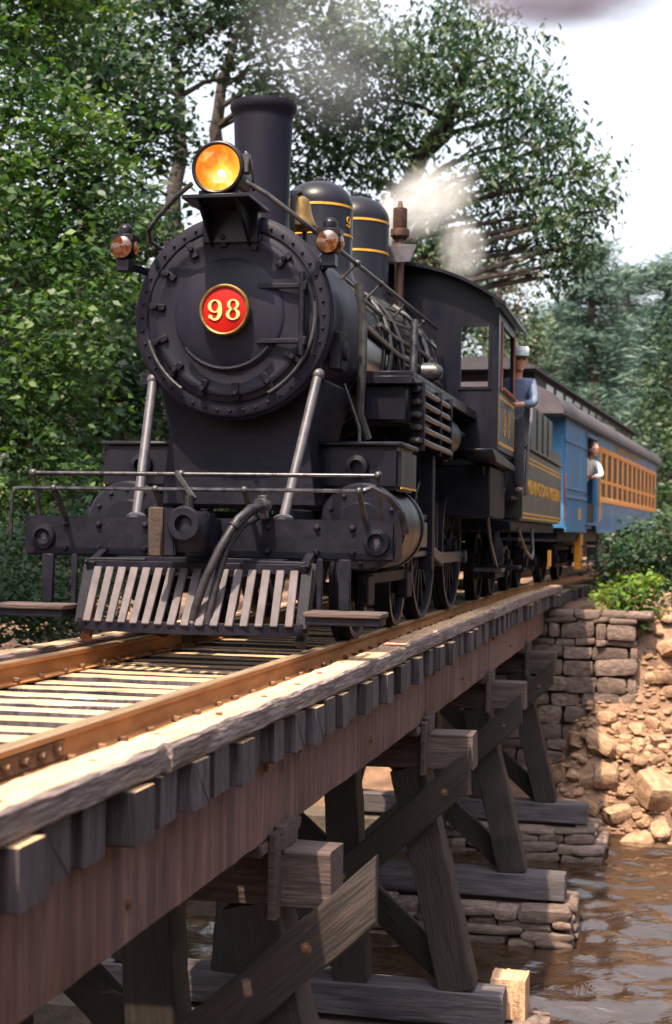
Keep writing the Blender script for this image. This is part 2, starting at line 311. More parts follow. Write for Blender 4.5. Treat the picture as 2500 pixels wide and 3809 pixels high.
def timber(name, L, W, H, material, seed=0, seg=14, jit=0.006, axis='y', bev=0.012, side=None):
    """a worn sawn beam centred on the origin, its length along axis"""
    rg = random.Random(seed); vs_ = []; fs = []
    ring = []
    b = bev
    prof = [(-W/2+b, -H/2), (W/2-b, -H/2), (W/2, -H/2+b), (W/2, H/2-b), (W/2-b, H/2), (W/2*0.2, H/2), (-W/2+b, H/2), (-W/2, H/2-b), (-W/2, -H/2+b)]
    n = len(prof)
    for i in range(seg+1):
        t = -L/2+L*i/seg; dx = rg.uniform(-jit, jit)*.5; dz = rg.uniform(-jit, jit)*.5
        for (u, w) in prof:
            u2 = u+dx+rg.uniform(-jit, jit); w2 = w+dz+rg.uniform(-jit, jit); tt = t+(rg.uniform(-jit, jit) if i in (0, seg) else 0)
            vs_.append((u2, tt, w2) if axis == 'y' else (tt, u2, w2) if axis == 'x' else (u2, w2, tt))
    for i in range(seg):
        for k in range(n):
            k2 = (k+1) % n; fs.append((i*n+k, i*n+k2, (i+1)*n+k2, (i+1)*n+k))
    fs.append(tuple(range(n))); fs.append(tuple(seg*n+k for k in range(n)))
    me = B().add(vs_, fs).mesh(name, smooth=35); me.materials.append(material)
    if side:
        me.materials.append(side); me.polygons.foreach_set('material_index', [0 if p.normal.z > .85 else 1 for p in me.polygons])  # upward faces keep the pale top, shade is painted on the rest
    return me

# ================================================================== THE SETTING
WATER_Z = -3.70
def smooth(a, b, x):
    t = min(1, max(0, (x-a)/(b-a))); return t*t*(3-2*t)
def fbm(x, y, s=1.0, o=3):
    v = 0; a = 1; 
    for i in range(o): v += a*mnoise.noise(Vector((x*s, y*s, 3.1*i))); a *= .5; s *= 2.1
    return v
def height(x, y):
    yb = 22.6 - 0.85*max(0, -2.2-x) + 0.25*math.sin(x*1.3)                 # water's edge of the far bank
    yb = max(yb, 9.0)
    far = smooth(yb-0.4, yb+3.0, y)
    tx = track(max(y, 0))[0].x
    plateau = -0.55 - 0.6*smooth(3.4, 9, abs(x-tx)) + 0.035*max(0, y-30) + 0.12*fbm(x, y, .35)
    plateau += 2.2*smooth(9, 30, -x) + 1.6*smooth(5, 16, x-tx)
    if y > 25.0 and abs(x-tx) < 2.2: plateau = max(plateau, -0.36) if abs(x-tx) < 1.9 else plateau
    z = -4.25 + (plateau+4.25)*far
    near = 1-smooth(-1.0, 2.6, y)
    z = z*(1-near) + (-0.75+0.05*fbm(x, y, .5))*near
    if y < 26.5 and abs(x) < 4.6 and y > 20: z = min(z, 2.6*smooth(24.2, 26.4, y) - 3.55 + .05*fbm(x, y, 2.0) + (0.16 if x < 1.4 else 0.16+.48*smooth(1.4, 1.9, x))*max(0, y-22.3))
    return z + 0.05*fbm(x, y, 1.1)*smooth(-3.9, -3.0, z)
xs = np.concatenate([[-900, -400, -180, -90], np.arange(-60, -12, 2.0), np.arange(-12, 8, 0.28), np.arange(8, 40, 2.0), [60, 120, 300, 900]])
ys = np.concatenate([[-400, -120, -40, -15], np.arange(-6, 18, 0.6), np.arange(18, 34, 0.28), np.arange(34, 90, 1.6), [110, 160, 300, 600, 1500]])
V = np.array([(x, y, height(x, y) if abs(x) < 100 and -50 < y < 170 else (1.0)) for y in ys for x in xs])
nx, ny = len(xs), len(ys)
ii, jj = np.meshgrid(np.arange(nx-1), np.arange(ny-1)); k = (jj*nx+ii).ravel()
SOIL = mat('creek bank soil', (0.085, 0.045, 0.030), (0.25, 0.15, 0.105), scale=1.6, rough=0.95, bump=0.9, bscale=22, bdist=0.05, third=(0.16, 0.092, 0.062))
ground = place('ground', np_mesh('ground', V, np.stack([k, k+1, k+1+nx, k+nx], 1), SOIL, True)); tag(ground, kind='structure')

# creek
def watermat():
    m = bpy.data.materials.new('muddy creek water'); m.use_nodes = True
    n, l = m.node_tree.nodes, m.node_tree.links; p = n['Principled BSDF']
    tc = n.new('ShaderNodeTexCoord'); mp = n.new('ShaderNodeMapping'); mp.inputs['Scale'].default_value = (1.0, 2.6, 1); mp.inputs['Rotation'].default_value = (0, 0, R(8))
    l.new(tc.outputs['Object'], mp.inputs['Vector'])
    a = n.new('ShaderNodeTexNoise'); a.inputs['Scale'].default_value = 2.4; a.inputs['Detail'].default_value = 4; a.inputs['Distortion'].default_value = 0.8
    b = n.new('ShaderNodeTexNoise'); b.inputs['Scale'].default_value = 9; b.inputs['Detail'].default_value = 3
    l.new(mp.outputs[0], a.inputs['Vector']); l.new(mp.outputs[0], b.inputs['Vector'])
    mx = n.new('ShaderNodeMath'); mx.operation = 'MULTIPLY_ADD'; mx.inputs[1].default_value = 0.3; l.new(b.outputs['Fac'], mx.inputs[0]); l.new(a.outputs['Fac'], mx.inputs[2])
    bp = n.new('ShaderNodeBump'); bp.inputs['Strength'].default_value = 0.5; bp.inputs['Distance'].default_value = 0.035
    l.new(mx.outputs[0], bp.inputs['Height']); l.new(bp.outputs[0], p.inputs['Normal'])
    r = n.new('ShaderNodeValToRGB'); r.color_ramp.elements[0].color = (0.014, 0.007, 0.004, 1); r.color_ramp.elements[1].color = (0.040, 0.022, 0.0125, 1)
    l.new(a.outputs['Fac'], r.inputs['Fac']); l.new(r.outputs[0], p.inputs['Base Color'])
    p.inputs['Roughness'].default_value = 0.03; p.inputs['IOR'].default_value = 1.9; p.inputs['Specular IOR Level'].default_value = 0.8
    return m
wx = np.concatenate([[-400, -100, -40], np.arange(-12, 7, 0.085), [20, 60, 200]]); wy = np.concatenate([[-1, 2], np.arange(6, 24.5, 0.075)])
def wave(x, y): return 0.085*mnoise.noise(Vector((x*.85, y*2.3, 0)))+.052*mnoise.noise(Vector((x*2.2+.6*y, y*4.6, 5)))+.022*mnoise.noise(Vector((x*5, y*9, 9)))
V = np.array([(x, y, WATER_Z + (wave(x, y) if -12 < x < 7 else 0)) for y in wy for x in wx]); nx, ny = len(wx), len(wy)
ii, jj = np.meshgrid(np.arange(nx-1), np.arange(ny-1)); k = (jj*nx+ii).ravel()
water = place('creek_water', np_mesh('creek_water', V, np.stack([k, k+1, k+1+nx, k+nx], 1), watermat(), True)); tag(water, kind='structure')

# ------------------------------------------------------------------ railway track: rails, ties
track_root = thing('railway_track', 'rusty steel rails spiked to pale worn wooden ties across the trestle', 'railway track', (0, 4, -0.14))
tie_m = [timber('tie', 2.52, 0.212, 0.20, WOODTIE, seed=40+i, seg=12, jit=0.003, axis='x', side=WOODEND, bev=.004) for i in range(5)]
tie_y = []
y = 2.2; i = 0
while y < 30:
    tie_y.append(y); pos, a = track(y)
    w = rnd.uniform(0.82, 1.08)
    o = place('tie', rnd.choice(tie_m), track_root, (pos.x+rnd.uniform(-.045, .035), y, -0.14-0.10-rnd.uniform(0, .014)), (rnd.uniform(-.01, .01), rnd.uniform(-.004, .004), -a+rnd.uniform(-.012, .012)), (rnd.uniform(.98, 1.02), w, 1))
    y += rnd.uniform(.325, .375)
prof = [(-.068, -.14), (.068, -.14), (.068, -.130), (.012, -.116), (.009, -.040), (.034, -.030), (.036, -.006), (.030, 0), (-.030, 0), (-.036, -.006), (-.034, -.030), (-.009, -.040), (-.012, -.116), (-.068, -.130)]
sts = list(np.arange(1.5, 19, 1.75)) + list(np.arange(19, 48, 1.0))
spike_b = B(); spike_b.box(-.012, .030, -.016, .016, -.004, .022).box(-.010, .012, -.010, .010, -.03, .0)
spike_me = spike_b.mesh('spike', bevel=0.005); spike_me.materials.append(RUSTY)
bolt_b = B().lathe([(0, .03), (.018, .03), (.018, 0), (.024, 0), (.024, -.006)], (0, 0, 0), (1, 0, 0), 6); bolt_me = bolt_b.mesh('bolt', smooth=0); bolt_me.materials.append(RUSTY)
for sx in (-1, 1):
    off = .755*sx; vs_ = []; fs = []; n = len(prof); mi = []
    for q, s in enumerate(sts):
        for (u, w) in prof:
            p, a = track(s, off+u); vs_.append((p.x, p.y, w))
    for q in range(len(sts)-1):
        for k_ in range(n): fs.append((q*n+k_, q*n+(k_+1) % n, (q+1)*n+(k_+1) % n, (q+1)*n+k_)); mi.append(1 if k_ in (6, 7, 8) else 0)
    me = bpy.data.meshes.new('rail'); me.from_pydata(vs_, [], fs); me.materials.append(RAIL); me.materials.append(RAILTOP); me.polygons.foreach_set('material_index', mi); me.update()
    rail = place('rail', me, track_root)
    for yy in tie_y:
        if yy > 18.5: continue
        for e in (-1, 1):
            if yy > 12 and e*sx < 0: continue
            pos = (off+e*(.066), yy+rnd.uniform(-.05, .05), -.130+rnd.uniform(-.002, .012))
            place('spike', spike_me, rail, pos, (rnd.uniform(-.1, .1), rnd.uniform(-.12, .12), (math.pi if e > 0 else 0)+rnd.uniform(-.3, .3)), (1, 1, 1.1))
    for jy in ((5.35,) if sx > 0 else (12.0,)):
        jb = B(); jb.prism([(.012, -.116), (.030, -.112), (.022, -.085), (.022, -.062), (.031, -.036), (.010, -.040)], lambda u, v, d: Vector((off+u*1.0, d, v)), jy-.32, jy+.32)
        jbar = jb.build('joint_bar', RUSTY, rail, bevel=0.003)
        for k_ in range(4): place('bolt', bolt_me, rail, (off+.022, jy-.24+.16*k_, -.074), (rnd.uniform(0, 1), 0, 0))

# ------------------------------------------------------------------ timber trestle
bridge = thing('trestle_bridge', 'timber trestle railway bridge on battered posts crossing a muddy creek', 'bridge', (0, 13, WATER_Z))
joints_r = [1.2, 5.58, 10.9, 16.6, 21.4, 25.6]
joints_l = [1.2, 7.2, 13.0, 18.6, 25.6]
for sx, js in ((1, joints_r), (-1, joints_l)):
    for q in range(len(js)-1):
        a, b = js[q], js[q+1]; L = b-a-.025; yc = (a+b)/2
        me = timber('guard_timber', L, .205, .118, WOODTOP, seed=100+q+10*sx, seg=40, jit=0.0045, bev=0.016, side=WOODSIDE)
        pos, an = track(yc); end = track(b)[0]; 
        dx = 0 if yc < 19 else pos.x
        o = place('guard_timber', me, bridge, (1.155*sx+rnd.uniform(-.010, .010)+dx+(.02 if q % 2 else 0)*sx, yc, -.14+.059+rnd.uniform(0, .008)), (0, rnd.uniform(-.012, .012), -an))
        for k_ in range(int(L/0.7)):
            nb = B().lathe([(0, .008), (.016, .007), (.019, 0)], (1.12*sx+rnd.uniform(0, .07)*sx+dx, a+.3+k_*.7+rnd.uniform(-.1, .1), -.14+.119), (0, 0, 1), 8).build('bolt_head', RUSTY, o)
BENTS = [3.1, 7.78, 12.6, 17.1, 21.7]
ends = [0.6]+BENTS+[25.0]
for sx in (-1, 1):
    for lay, (xa, xb) in enumerate(((.96, 1.15), (.55, .76))):
        for q in range(len(ends)-1):
            a, b = ends[q], ends[q+1]; L = b-a-.012
            me = timber('stringer', L, xb-xa, .44, WOODSTR, seed=300+q*7+lay+sx, seg=26, jit=0.004, bev=0.01)
            o = place('stringer', me, bridge, ((xa+xb)/2*sx, (a+b)/2, -.345-.22+(.004 if lay else 0)))
            if sx > 0 and lay == 0:
                for k_ in range(3):
                    yy = a+.35+k_*(L-.7)/2
                    B().lathe([(0, .022), (.02, .02), (.024, 0), (.045, 0), (.045, -.006)], (xb+.001, yy, -.40-.22*(k_ % 2)), (1, 0, 0), 8).build('bolt_head', RUSTY, o)
def slanted(name, p0, p1, w, h, m, parent, up=(0, 1, 0), seed=0, vcut=False):
    """a post or brace between two points: w across, h along 'up'"""
    p0, p1 = Vector(p0), Vector(p1); d = p1-p0; L = d.length
    me = timber(name, L, w, h, m, seed=seed, seg=16, jit=0.006, axis='z', bev=0.012)
    zz = d.normalized(); yy = Vector(up); xx = yy.cross(zz).normalized(); yy = zz.cross(xx)
    M = Matrix((xx, yy, zz)).transposed()
    if vcut:
        for v in me.vertices: v.co.z -= v.co.x*xx.x/zz.x
    return place(name, me, parent, (p0+p1)/2, M.to_euler())
def blocky(name, x0, x1, y0, y1, z0, z1, m, parent, seed=0, axis='x', jit=.006):
    L = {'x': x1-x0, 'y': y1-y0, 'z': z1-z0}[axis]
    W, H = {'x': (y1-y0, z1-z0), 'y': (x1-x0, z1-z0), 'z': (x1-x0, y1-y0)}[axis]
    me = timber(name, L, W, H, m, seed=seed, seg=10, jit=jit, axis=axis, bev=min(.012, W*.2, H*.2))
    return place(name, me, parent, ((x0+x1)/2, (y0+y1)/2, (z0+z1)/2))
for q, by in enumerate(BENTS):
    cap = blocky('bent_cap', -1.58, 1.58 if q != 1 else 1.46, by-.15, by+.15, -1.17, -.865, WOODCAP, bridge, seed=500+q)
    for sx in (-1, 1):
        blocky('corbel', sx*1.055-.10, sx*1.055+.10, by-.42, by+.42, -.862, -.789, WOODCAP, cap, seed=520+q, axis='y')
        blocky('filler_plank', (1.154 if sx > 0 else -1.21), (1.21 if sx > 0 else -1.154), by-.18, by+.14, -.86, -.74, WOODCAP, cap, seed=530+q, axis='z', jit=.0015)
        blocky('strap_plank', (1.154 if sx > 0 else -1.20), (1.20 if sx > 0 else -1.154), by-.30, by-.185, -1.20, -.76, WOODCAP, cap, seed=535+q, axis='z', jit=.0015)
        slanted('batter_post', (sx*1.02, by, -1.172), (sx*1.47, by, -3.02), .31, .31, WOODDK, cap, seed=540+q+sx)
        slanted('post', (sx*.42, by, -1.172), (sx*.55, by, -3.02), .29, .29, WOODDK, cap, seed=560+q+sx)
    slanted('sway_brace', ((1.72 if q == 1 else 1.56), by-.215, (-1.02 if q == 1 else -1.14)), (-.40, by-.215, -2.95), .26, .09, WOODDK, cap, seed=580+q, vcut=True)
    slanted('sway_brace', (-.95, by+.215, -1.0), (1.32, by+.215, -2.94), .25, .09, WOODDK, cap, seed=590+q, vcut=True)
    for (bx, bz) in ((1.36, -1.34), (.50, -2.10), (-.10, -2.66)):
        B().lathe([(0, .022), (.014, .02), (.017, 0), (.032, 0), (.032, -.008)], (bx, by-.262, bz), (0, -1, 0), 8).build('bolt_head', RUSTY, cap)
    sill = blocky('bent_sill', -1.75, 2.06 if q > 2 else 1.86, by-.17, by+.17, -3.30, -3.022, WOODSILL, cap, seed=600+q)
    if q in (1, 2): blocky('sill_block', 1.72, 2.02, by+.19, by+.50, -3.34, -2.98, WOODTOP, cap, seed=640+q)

# ------------------------------------------------------------------ stones
def rock_mesh(name, seed, m, rough=.16, sub=2, flat=1.0, square=0.0):
    bm = bmesh.new(); bmesh.ops.create_cube(bm, size=1.0) if square else bmesh.ops.create_icosphere(bm, subdivisions=sub, radius=.5)
    if square:
        bmesh.ops.subdivide_edges(bm, edges=bm.edges, cuts=2, use_grid_fill=True)
    rg = random.Random(seed); o = Vector((rg.uniform(-50, 50), rg.uniform(-50, 50), rg.uniform(-50, 50)))
    for v in bm.verts:
        p = v.co.copy()
        if square:
            k_ = max(0, (abs(p.x) > .4)+(abs(p.y) > .4)+(abs(p.z) > .4)-1); p *= 1-square*.10*k_
        d = mnoise.noise(p*1.6+o)*rough + mnoise.noise(p*4+o)*rough*.4
        v.co = p*(1+d)
    if not square:     # a few flat cleaved faces
        for _ in range(6):
            nrm = Vector((rg.uniform(-1, 1), rg.uniform(-1, 1), rg.uniform(-1, 1))).normalized(); dd = rg.uniform(.24, .38)
            for v in bm.verts:
                e = v.co.dot(nrm)-dd
                if e > 0: v.co -= nrm*e*.92
    me = bpy.data.meshes.new(name); bm.to_mesh(me); bm.free(); me.materials.append(m)
    if square: me.polygons.foreach_set('use_smooth', [True]*len(me.polygons)); me.set_sharp_from_angle(angle=R(38))
    return me
stone_m = [rock_mesh('stone', 900+i, STONE, rough=.16, square=.75) for i in range(9)]
def stone_course(parent, x0, x1, y0, y1, z0, z1, face, hmin, hmax, wmin, wmax):
    """lay stones over the box faces: '-y' front and '+x' side"""
    z = z0
    while z < z1-.02:
        h = min(rnd.uniform(hmin, hmax), z1-z)
        if z1-(z+h) < hmin*.6: h = z1-z
        if '-y' in face:
            x = x0
            while x < x1-.02:
                w = min(rnd.uniform(wmin, wmax), x1-x)
                if x1-(x+w) < wmin*.6: w = x1-x
                dp = rnd.uniform(.30, .36)
                place('stone', rnd.choice(stone_m), parent, (x+w/2, y0+.15-rnd.uniform(-.03, .06), z+h/2+rnd.uniform(-.02, .02)), (rnd.uniform(-.07, .07), rnd.uniform(-.08, .08), rnd.uniform(-.09, .09)), (w*rnd.uniform(.94, 1.06), dp, h*rnd.uniform(.88, 1.10)))
                x += w
        if '+x' in face:
            yy = y0+.35
            while yy < y1-.02:
                w = min(rnd.uniform(wmin, wmax), y1-yy)
                place('stone', rnd.choice(stone_m), parent, (x1-.15+rnd.uniform(0, .05), yy+w/2, z+h/2), (rnd.uniform(-.04, .04), rnd.uniform(-.03, .03), rnd.uniform(-.05, .05)), (.32, w*.985, h*.98))
                yy += w
        z += h
abut = thing('abutment_wall', 'rough dry stone abutment wall carrying the far end of the trestle', 'stone wall', (0, 25.2, -3.9))
B().box(-2.9, 2.52, 24.85, 26.4, -4.2, -.58).build('wall_core', MORTAR, abut)
stone_course(abut, -.2, 2.66, 24.62, 26.3, -3.7, -.52, '-y+x', .12, .30, .16, .66)
for k_ in range(4):
    place('stone', stone_m[k_], abut, (1.45+.42*k_, 24.9+rnd.uniform(-.06, .1), -.47), (0, 0, rnd.uniform(-.1, .1)), (.42, .55, .14))
pier_labels = {2: 'low stone pier under the nearer timber sill, at the bottom of the picture', 3: 'low stone footing standing in the creek under the second timber sill', 4: 'low stone footing at the gravel edge under the farthest timber sill'}
for q in (1, 2, 3, 4):
    by = BENTS[q]
    if q == 1: pl = 'low stone footing under the nearest timber sill, mostly hidden'
    else: pl = pier_labels[q]
    pr = thing('stone_footing', pl, 'footing', (0, by, WATER_Z-.2), group='stone footings under the trestle bents')
    B().box(-2.3, 2.0, by-.38, by+.38, -4.2, -3.36).build('footing_core', MORTAR, pr)
    stone_course(pr, -.6, 2.18, by-.52, by+.5, -3.98, -3.32, '-y+x', .09, .18, .22, .75)
    if q == 4: stone_course(pr, .2, 2.32, by-.80, by+.5, -4.0, -3.5, '-y+x', .10, .18, .2, .7)

# rubble on the far bank
rock_m = [rock_mesh('rock', 1000+i, ROCK, rough=.30, sub=2) for i in range(6)]+[rock_mesh('rock', 1020+i, ROCK, rough=.26, square=.6) for i in range(5)]
rows = []
def put_rock(x, y, s, label, group=None, sink=.25, sq=(1, 1, .7)):
    z = height(x, y)
    o = place('rock', rnd.choice(rock_m), None, (x, y, z+s*sq[2]*(.5-sink)), (rnd.uniform(-.5, .5), rnd.uniform(-.5, .5), rnd.uniform(0, 6.28)), (s*sq[0]*rnd.uniform(.85, 1.3), s*sq[1]*rnd.uniform(.8, 1.1), s*sq[2]*rnd.uniform(.8, 1.25)))
    return tag(o, label, 'rock', group)
spots = []
for _ in range(1500):
    x, y = rnd.uniform(1.70, 3.7), rnd.uniform(22.35, 25.7)
    if x < 2.85 and y > 24.35: continue
    s = rnd.choice((.16, .2, .24, .3, .38, .48))*rnd.uniform(.85, 1.15)
    if all((x-a)**2+(y-b)**2 > ((s+c_)*.36)**2 for a, b, c_ in spots): spots.append((x, y, s))
    if len(spots) > 165: break
ORD = ['first', 'second', 'third', 'fourth', 'fifth', 'sixth', 'seventh', 'eighth', 'ninth', 'tenth', 'eleventh', 'twelfth', 'thirteenth', 'fourteenth', 'fifteenth', 'sixteenth', 'seventeenth', 'eighteenth', 'nineteenth', 'twentieth', 'last but one', 'last', 'far last']
ROWN = ['the waterside row', 'the row above the waterside', 'the third row up', 'the fourth row up', 'the fifth row up', 'the sixth row up', 'the seventh row up', 'the topmost row']
spots.sort(key=lambda q: q[1])
per_row = len(spots)//len(ROWN)+1
for r_i in range(len(ROWN)):
    row = sorted(spots[r_i*per_row:(r_i+1)*per_row])
    for j, (x, y, s) in enumerate(row):
        sz = 'small' if s < .26 else 'large' if s > .42 else 'medium'
        put_rock(x, y, s, '%s tan rock, %s from the trestle in %s of rubble' % (sz, ORD[min(j, 22)], ROWN[r_i]), 'rubble rocks on the far bank')
for (x, y, s, wh) in ((1.7, 23.4, .42, 'nearest the water'), (2.1, 23.9, .36, 'farthest right'), (1.55, 24.2, .32, 'closest to the wall')): put_rock(x, y, s, 'tan block at the foot of the abutment, %s of three' % wh, 'blocks at the foot of the abutment')
# pebbles
pv = []; pf = []
bmp = B()
for _ in range(1600):
    x, y = rnd.uniform(1.2, 4.4), rnd.uniform(21.9, 25.0); z = height(x, y)
    if z < WATER_Z-.02: continue
    s = rnd.uniform(.02, .065); n3 = [Vector((rnd.uniform(-1, 1), rnd.uniform(-1, 1), rnd.uniform(-.6, .6))).normalized()*s for _ in range(2)]
    bmp.sph((x, y, z+s*.3), s, 6, 4, (rnd.uniform(.8, 1.5), rnd.uniform(.7, 1.2), rnd.uniform(.5, .8)))
peb = bmp.build('gravel', ROCK, None, smooth=0); tag(peb, 'pale gravel strewn along the water edge below the rubble', 'gravel', kind='stuff')

# ================================================================== LOCOMOTIVE
loco = thing('steam_locomotive', 'black steam locomotive with lit amber headlight and red 98 number plate', 'locomotive', (0, 13.5, 0))
BC = 2.40            # boiler centre height
def numeral(parent, ch, cx, cz, h, fn, m, name='numeral', d=0.012):
    """fat Clarendon-like 9 or 8 built from swelling rings; fn(u, v, depth) places it"""
    b = B(); n = 28
    def ring(u0, v0, ra, rb, sa, sb):
        vs_ = []; fs = []
        for k in range(n):
            t = 2*math.pi*k/n; c, s = math.cos(t), math.sin(t)
            for (aa, bb) in ((ra, rb), (ra-sa, rb-sb)):
                for dd in (0, d): vs_.append(fn(cx+(u0+aa*c)*h, cz+(v0+bb*s)*h, dd))
        for k in range(n):
            a = 4*k; e = 4*((k+1) % n)
            fs += [(a+1, e+1, e+3, a+3), (a, a+1, e+1, e), (a+2, e+2, e+3, a+3)]
        b.add(vs_, fs)
    if ch == '8':
        ring(0, .245, .27, .255, .135, .062); ring(0, -.225, .31, .275, .15, .062)
    else:
        ring(0, .18, .31, .32, .15, .065)
        pts = []
        N = 16
        for k in range(N+1):
            t = k/N; ang = R(20) - t*R(155)
            w = .075*(1-t)+.035
            c0 = Vector((math.cos(ang)*.235, -.10+math.sin(ang)*.37)) if t > 0 else Vector((.225, .1))
            nn = Vector((math.cos(ang), math.sin(ang)))
            pts.append((c0+nn*w, c0-nn*w))
        vs_ = []; fs = []
        for (p, q) in pts:
            for r_ in (p, q):
                for dd in (0, d): vs_.append(fn(cx+r_.x*h, cz+r_.y*h, dd*1.04))
        for k in range(N): a = 4*k; e = a+4; fs += [(a+1, e+1, e+3, a+3), (a, a+1, e+1, e), (a+2, e+2, e+3, a+3)]
        b.add(vs_, fs)
        vs_ = []; fs = []
        for k in range(12):
            t = 2*math.pi*k/12
            for dd in (0, d*1.06): vs_.append(fn(cx+(-.19+.095*math.cos(t))*h, cz+(-.33+.095*math.sin(t))*h, dd))
        fs.append(tuple(2*k+1 for k in range(12))); fs += [(2*k, 2*k+1, (2*k+3) % 24, (2*k+2) % 24) for k in range(12)]
        b.add(vs_, fs)
    return b.build(name, m, parent, smooth=30)

# boiler and smokebox
b = B().lathe([(.70, 0), (.70, 1.5), (.705, 1.5), (.705, 1.56), (.70, 1.56), (.72, 2.0), (.80, 2.9), (.82, 3.0), (.82, 4.0)], (0, 11.75, BC), (0, 1, 0), 64)
boiler = b.build('boiler', JACKET, loco)
for yy, rr in ((11.95, .706), (12.75, .706), (13.5, .724), (14.3, .80), (15.1, .826)):
    B().lathe([(rr-.03, -.03), (rr+.004, -.03), (rr+.006, 0), (rr+.004, .03), (rr-.03, .03)], (0, yy, BC), (0, 1, 0), 64).build('boiler_band', PIPE, boiler)
sb = B().lathe([(.74, 0), (.765, .02), (.765, .08), (.735, .085), (.735, 1.25), (.715, 1.27), (.5, 1.27)], (0, 10.5, BC), (0, 1, 0), 72)
smokebox = sb.build('smokebox', SMOKE, loco)
fr = B().lathe([(.742, .03), (.742, -.012), (.73, -.022), (.66, -.022), (.65, -.012), (.64, -.012), (.635, -.03), (.60, -.045), (.59, -.045)], (0, 10.5, BC), (0, 1, 0), 72)
front = fr.build('smokebox_front', SMOKE, smokebox)
rv = B().lathe([(0, -.016), (.008, -.013), (.013, 0)], (0, 0, 0), (0, 1, 0), 8).mesh('rivet'); rv.materials.append(SMOKE)
for k in range(44):
    t = 2*math.pi*k/44; place('rivet', rv, smokebox, (.698*math.cos(t), 10.477, BC+.698*math.sin(t)))
dr = B().lathe([(.592, -.03), (.592, -.062), (.575, -.072), (.545, -.072), (.535, -.066), (.42, -.080), (.41, -.092), (.395, -.098), (.30, -.125), (.18, -.145), (.02, -.150)], (0, 10.5, BC), (0, 1, 0), 72)
door = dr.build('smokebox_door', SMOKE, loco)
for k in range(14):      # clamp dogs round the door
    t = 2*math.pi*(k+.5)/14+.1
    c_, s_ = math.cos(t), math.sin(t)
    if abs(s_) < .5 and c_ > 0: continue
    d_ = B().beam((.50*c_, 10.415, BC+.50*s_), (.63*c_, 10.44, BC+.63*s_), .05, .03, up=(0, 1, 0)).cyl((.575*c_, 10.45, BC+.575*s_), (.575*c_, 10.385, BC+.575*s_), .022, n=8)
    d_.build('clamp_dog', GRIME, door, bevel=.006)
for zz, x1 in ((.20, .56), (-.20, .56)):      # hinge straps
    B().box(.22, x1, 10.37, 10.40, BC+zz-.020, BC+zz+.020).box(.53, .59, 10.37, 10.44, BC+zz-.035, BC+zz+.035).build('hinge_strap', GRIME, door, bevel=.008)
B().cyl((.555, 10.385, BC-.30), (.555, 10.385, BC+.30), .020, n=10).build('hinge_pin', GRIME, door)
# curved step rail across the lower door
B().tube([(.40*math.cos(t), 10.36, BC+.40*math.sin(t)) for t in np.linspace(R(218), R(322), 14)], .016, 8).build('door_grab_iron', GRIME, door)
for (a0, a1) in ((R(196), R(236)), (R(-62), R(8))):
    B().tube([(.645*math.cos(t), 10.425, BC+.645*math.sin(t)) for t in np.linspace(a0, a1, 16)], .013, 8).build('front_grab_iron', PIPE, smokebox)
# number plate
pz = BC+.02
plate = B().lathe([(.172, .03), (.172, -.005), (.16, -.010), (.0, -.010)], (0, 10.30, pz), (0, 1, 0), 48).build('number_plate', RED, loco)
B().lathe([(.164, -.008), (.167, -.022), (.178, -.026), (.187, -.018), (.189, .03)], (0, 10.30, pz), (0, 1, 0), 48).build('plate_rim', BRASS, plate)
pf_ = lambda u, v, d: Vector((u, 10.290-d, v))
pf9 = lambda u, v, d: Vector((-.070+(u+.070)*1.12, 10.290-d, v)); pf8 = lambda u, v, d: Vector((.068+(u-.068)*1.12, 10.290-d, v))
numeral(plate, '9', -.070, pz, .150, pf9, CREAM, d=.010); numeral(plate, '8', .068, pz, .150, pf8, CREAM, d=.010)
# stack
SY = 11.25
st = B().lathe([(.42, -.12), (.36, .02), (.29, .10), (.245, .18), (.222, .30), (.212, .48), (.218, .85), (.232, 1.20), (.234, 1.25), (.252, 1.27), (.266, 1.31), (.262, 1.345), (.236, 1.35), (.215, 1.33), (.20, 1.0), (.19, .3)], (0, SY, 3.06-.22), (0, 0, 1), 48)
# drape the flared base over the barrel
st.v = [(x, y_, z if z > 3.12 else BC+math.sqrt(max(.01, .745**2-x*x))-.0+max(0, z-3.0)*.5) for (x, y_, z) in st.v]
stack = st.build('smokestack', SMOKE, loco)
# headlight
HZ, HY = 3.40, 10.06
hl = B().lathe([(.165, .012), (.190, .0), (.196, .02), (.19, .05), (.178, .06), (.178, .30), (.165, .36), (.08, .40), (.02, .405)], (0, HY, HZ), (0, 1, 0), 40)
head = hl.build('headlight', BLACK, loco)
B().lathe([(.166, .014), (.16, .05), (.14, .09), (.10, .125), (.05, .145), (.005, .15)], (0, HY, HZ), (0, 1, 0), 40).build('reflector', LAMPGLOW, head)
B().sph((0, HY+.085, HZ-.02), .026, 14, 9).cyl((0, HY+.09, HZ-.02), (0, HY+.15, HZ-.02), .012, n=10).build('bulb', BULB, head)
B().lathe([(.166, .008), (.12, .0), (.06, -.004), (.004, -.005)], (0, HY, HZ), (0, 1, 0), 40).build('headlight_lens', CLEAR, head)
B().torus((0, HY+.005, HZ), (0, 1, 0), .178, .014).build('headlight_bezel', BLACK, head)
B().box(.178, .225, HY+.02, HY+.09, HZ-.04, HZ+.10).tube([(.19, HY+.05, HZ+.12), (.23, HY+.06, HZ+.05), (.24, HY+.10, HZ-.07), (.215, HY+.2, HZ-.13)], .012, 6).build('headlight_latch', PIPE, head, bevel=.006)
hb = B().box(-.25, .25, 10.02, 10.56, 3.175, 3.205)
for sx in (-1, 1):
    hb.prism([(10.06, 3.175), (10.52, 3.175), (10.52, 2.93), (10.44, 2.90)], lambda u, v, d: Vector((sx*d, u, v)), .13, .155)
hb.box(-.21, .21, 10.40, 10.50, 2.93, 3.175).box(-.15, .15, HY+.04, HY+.34, 3.205, 3.25)
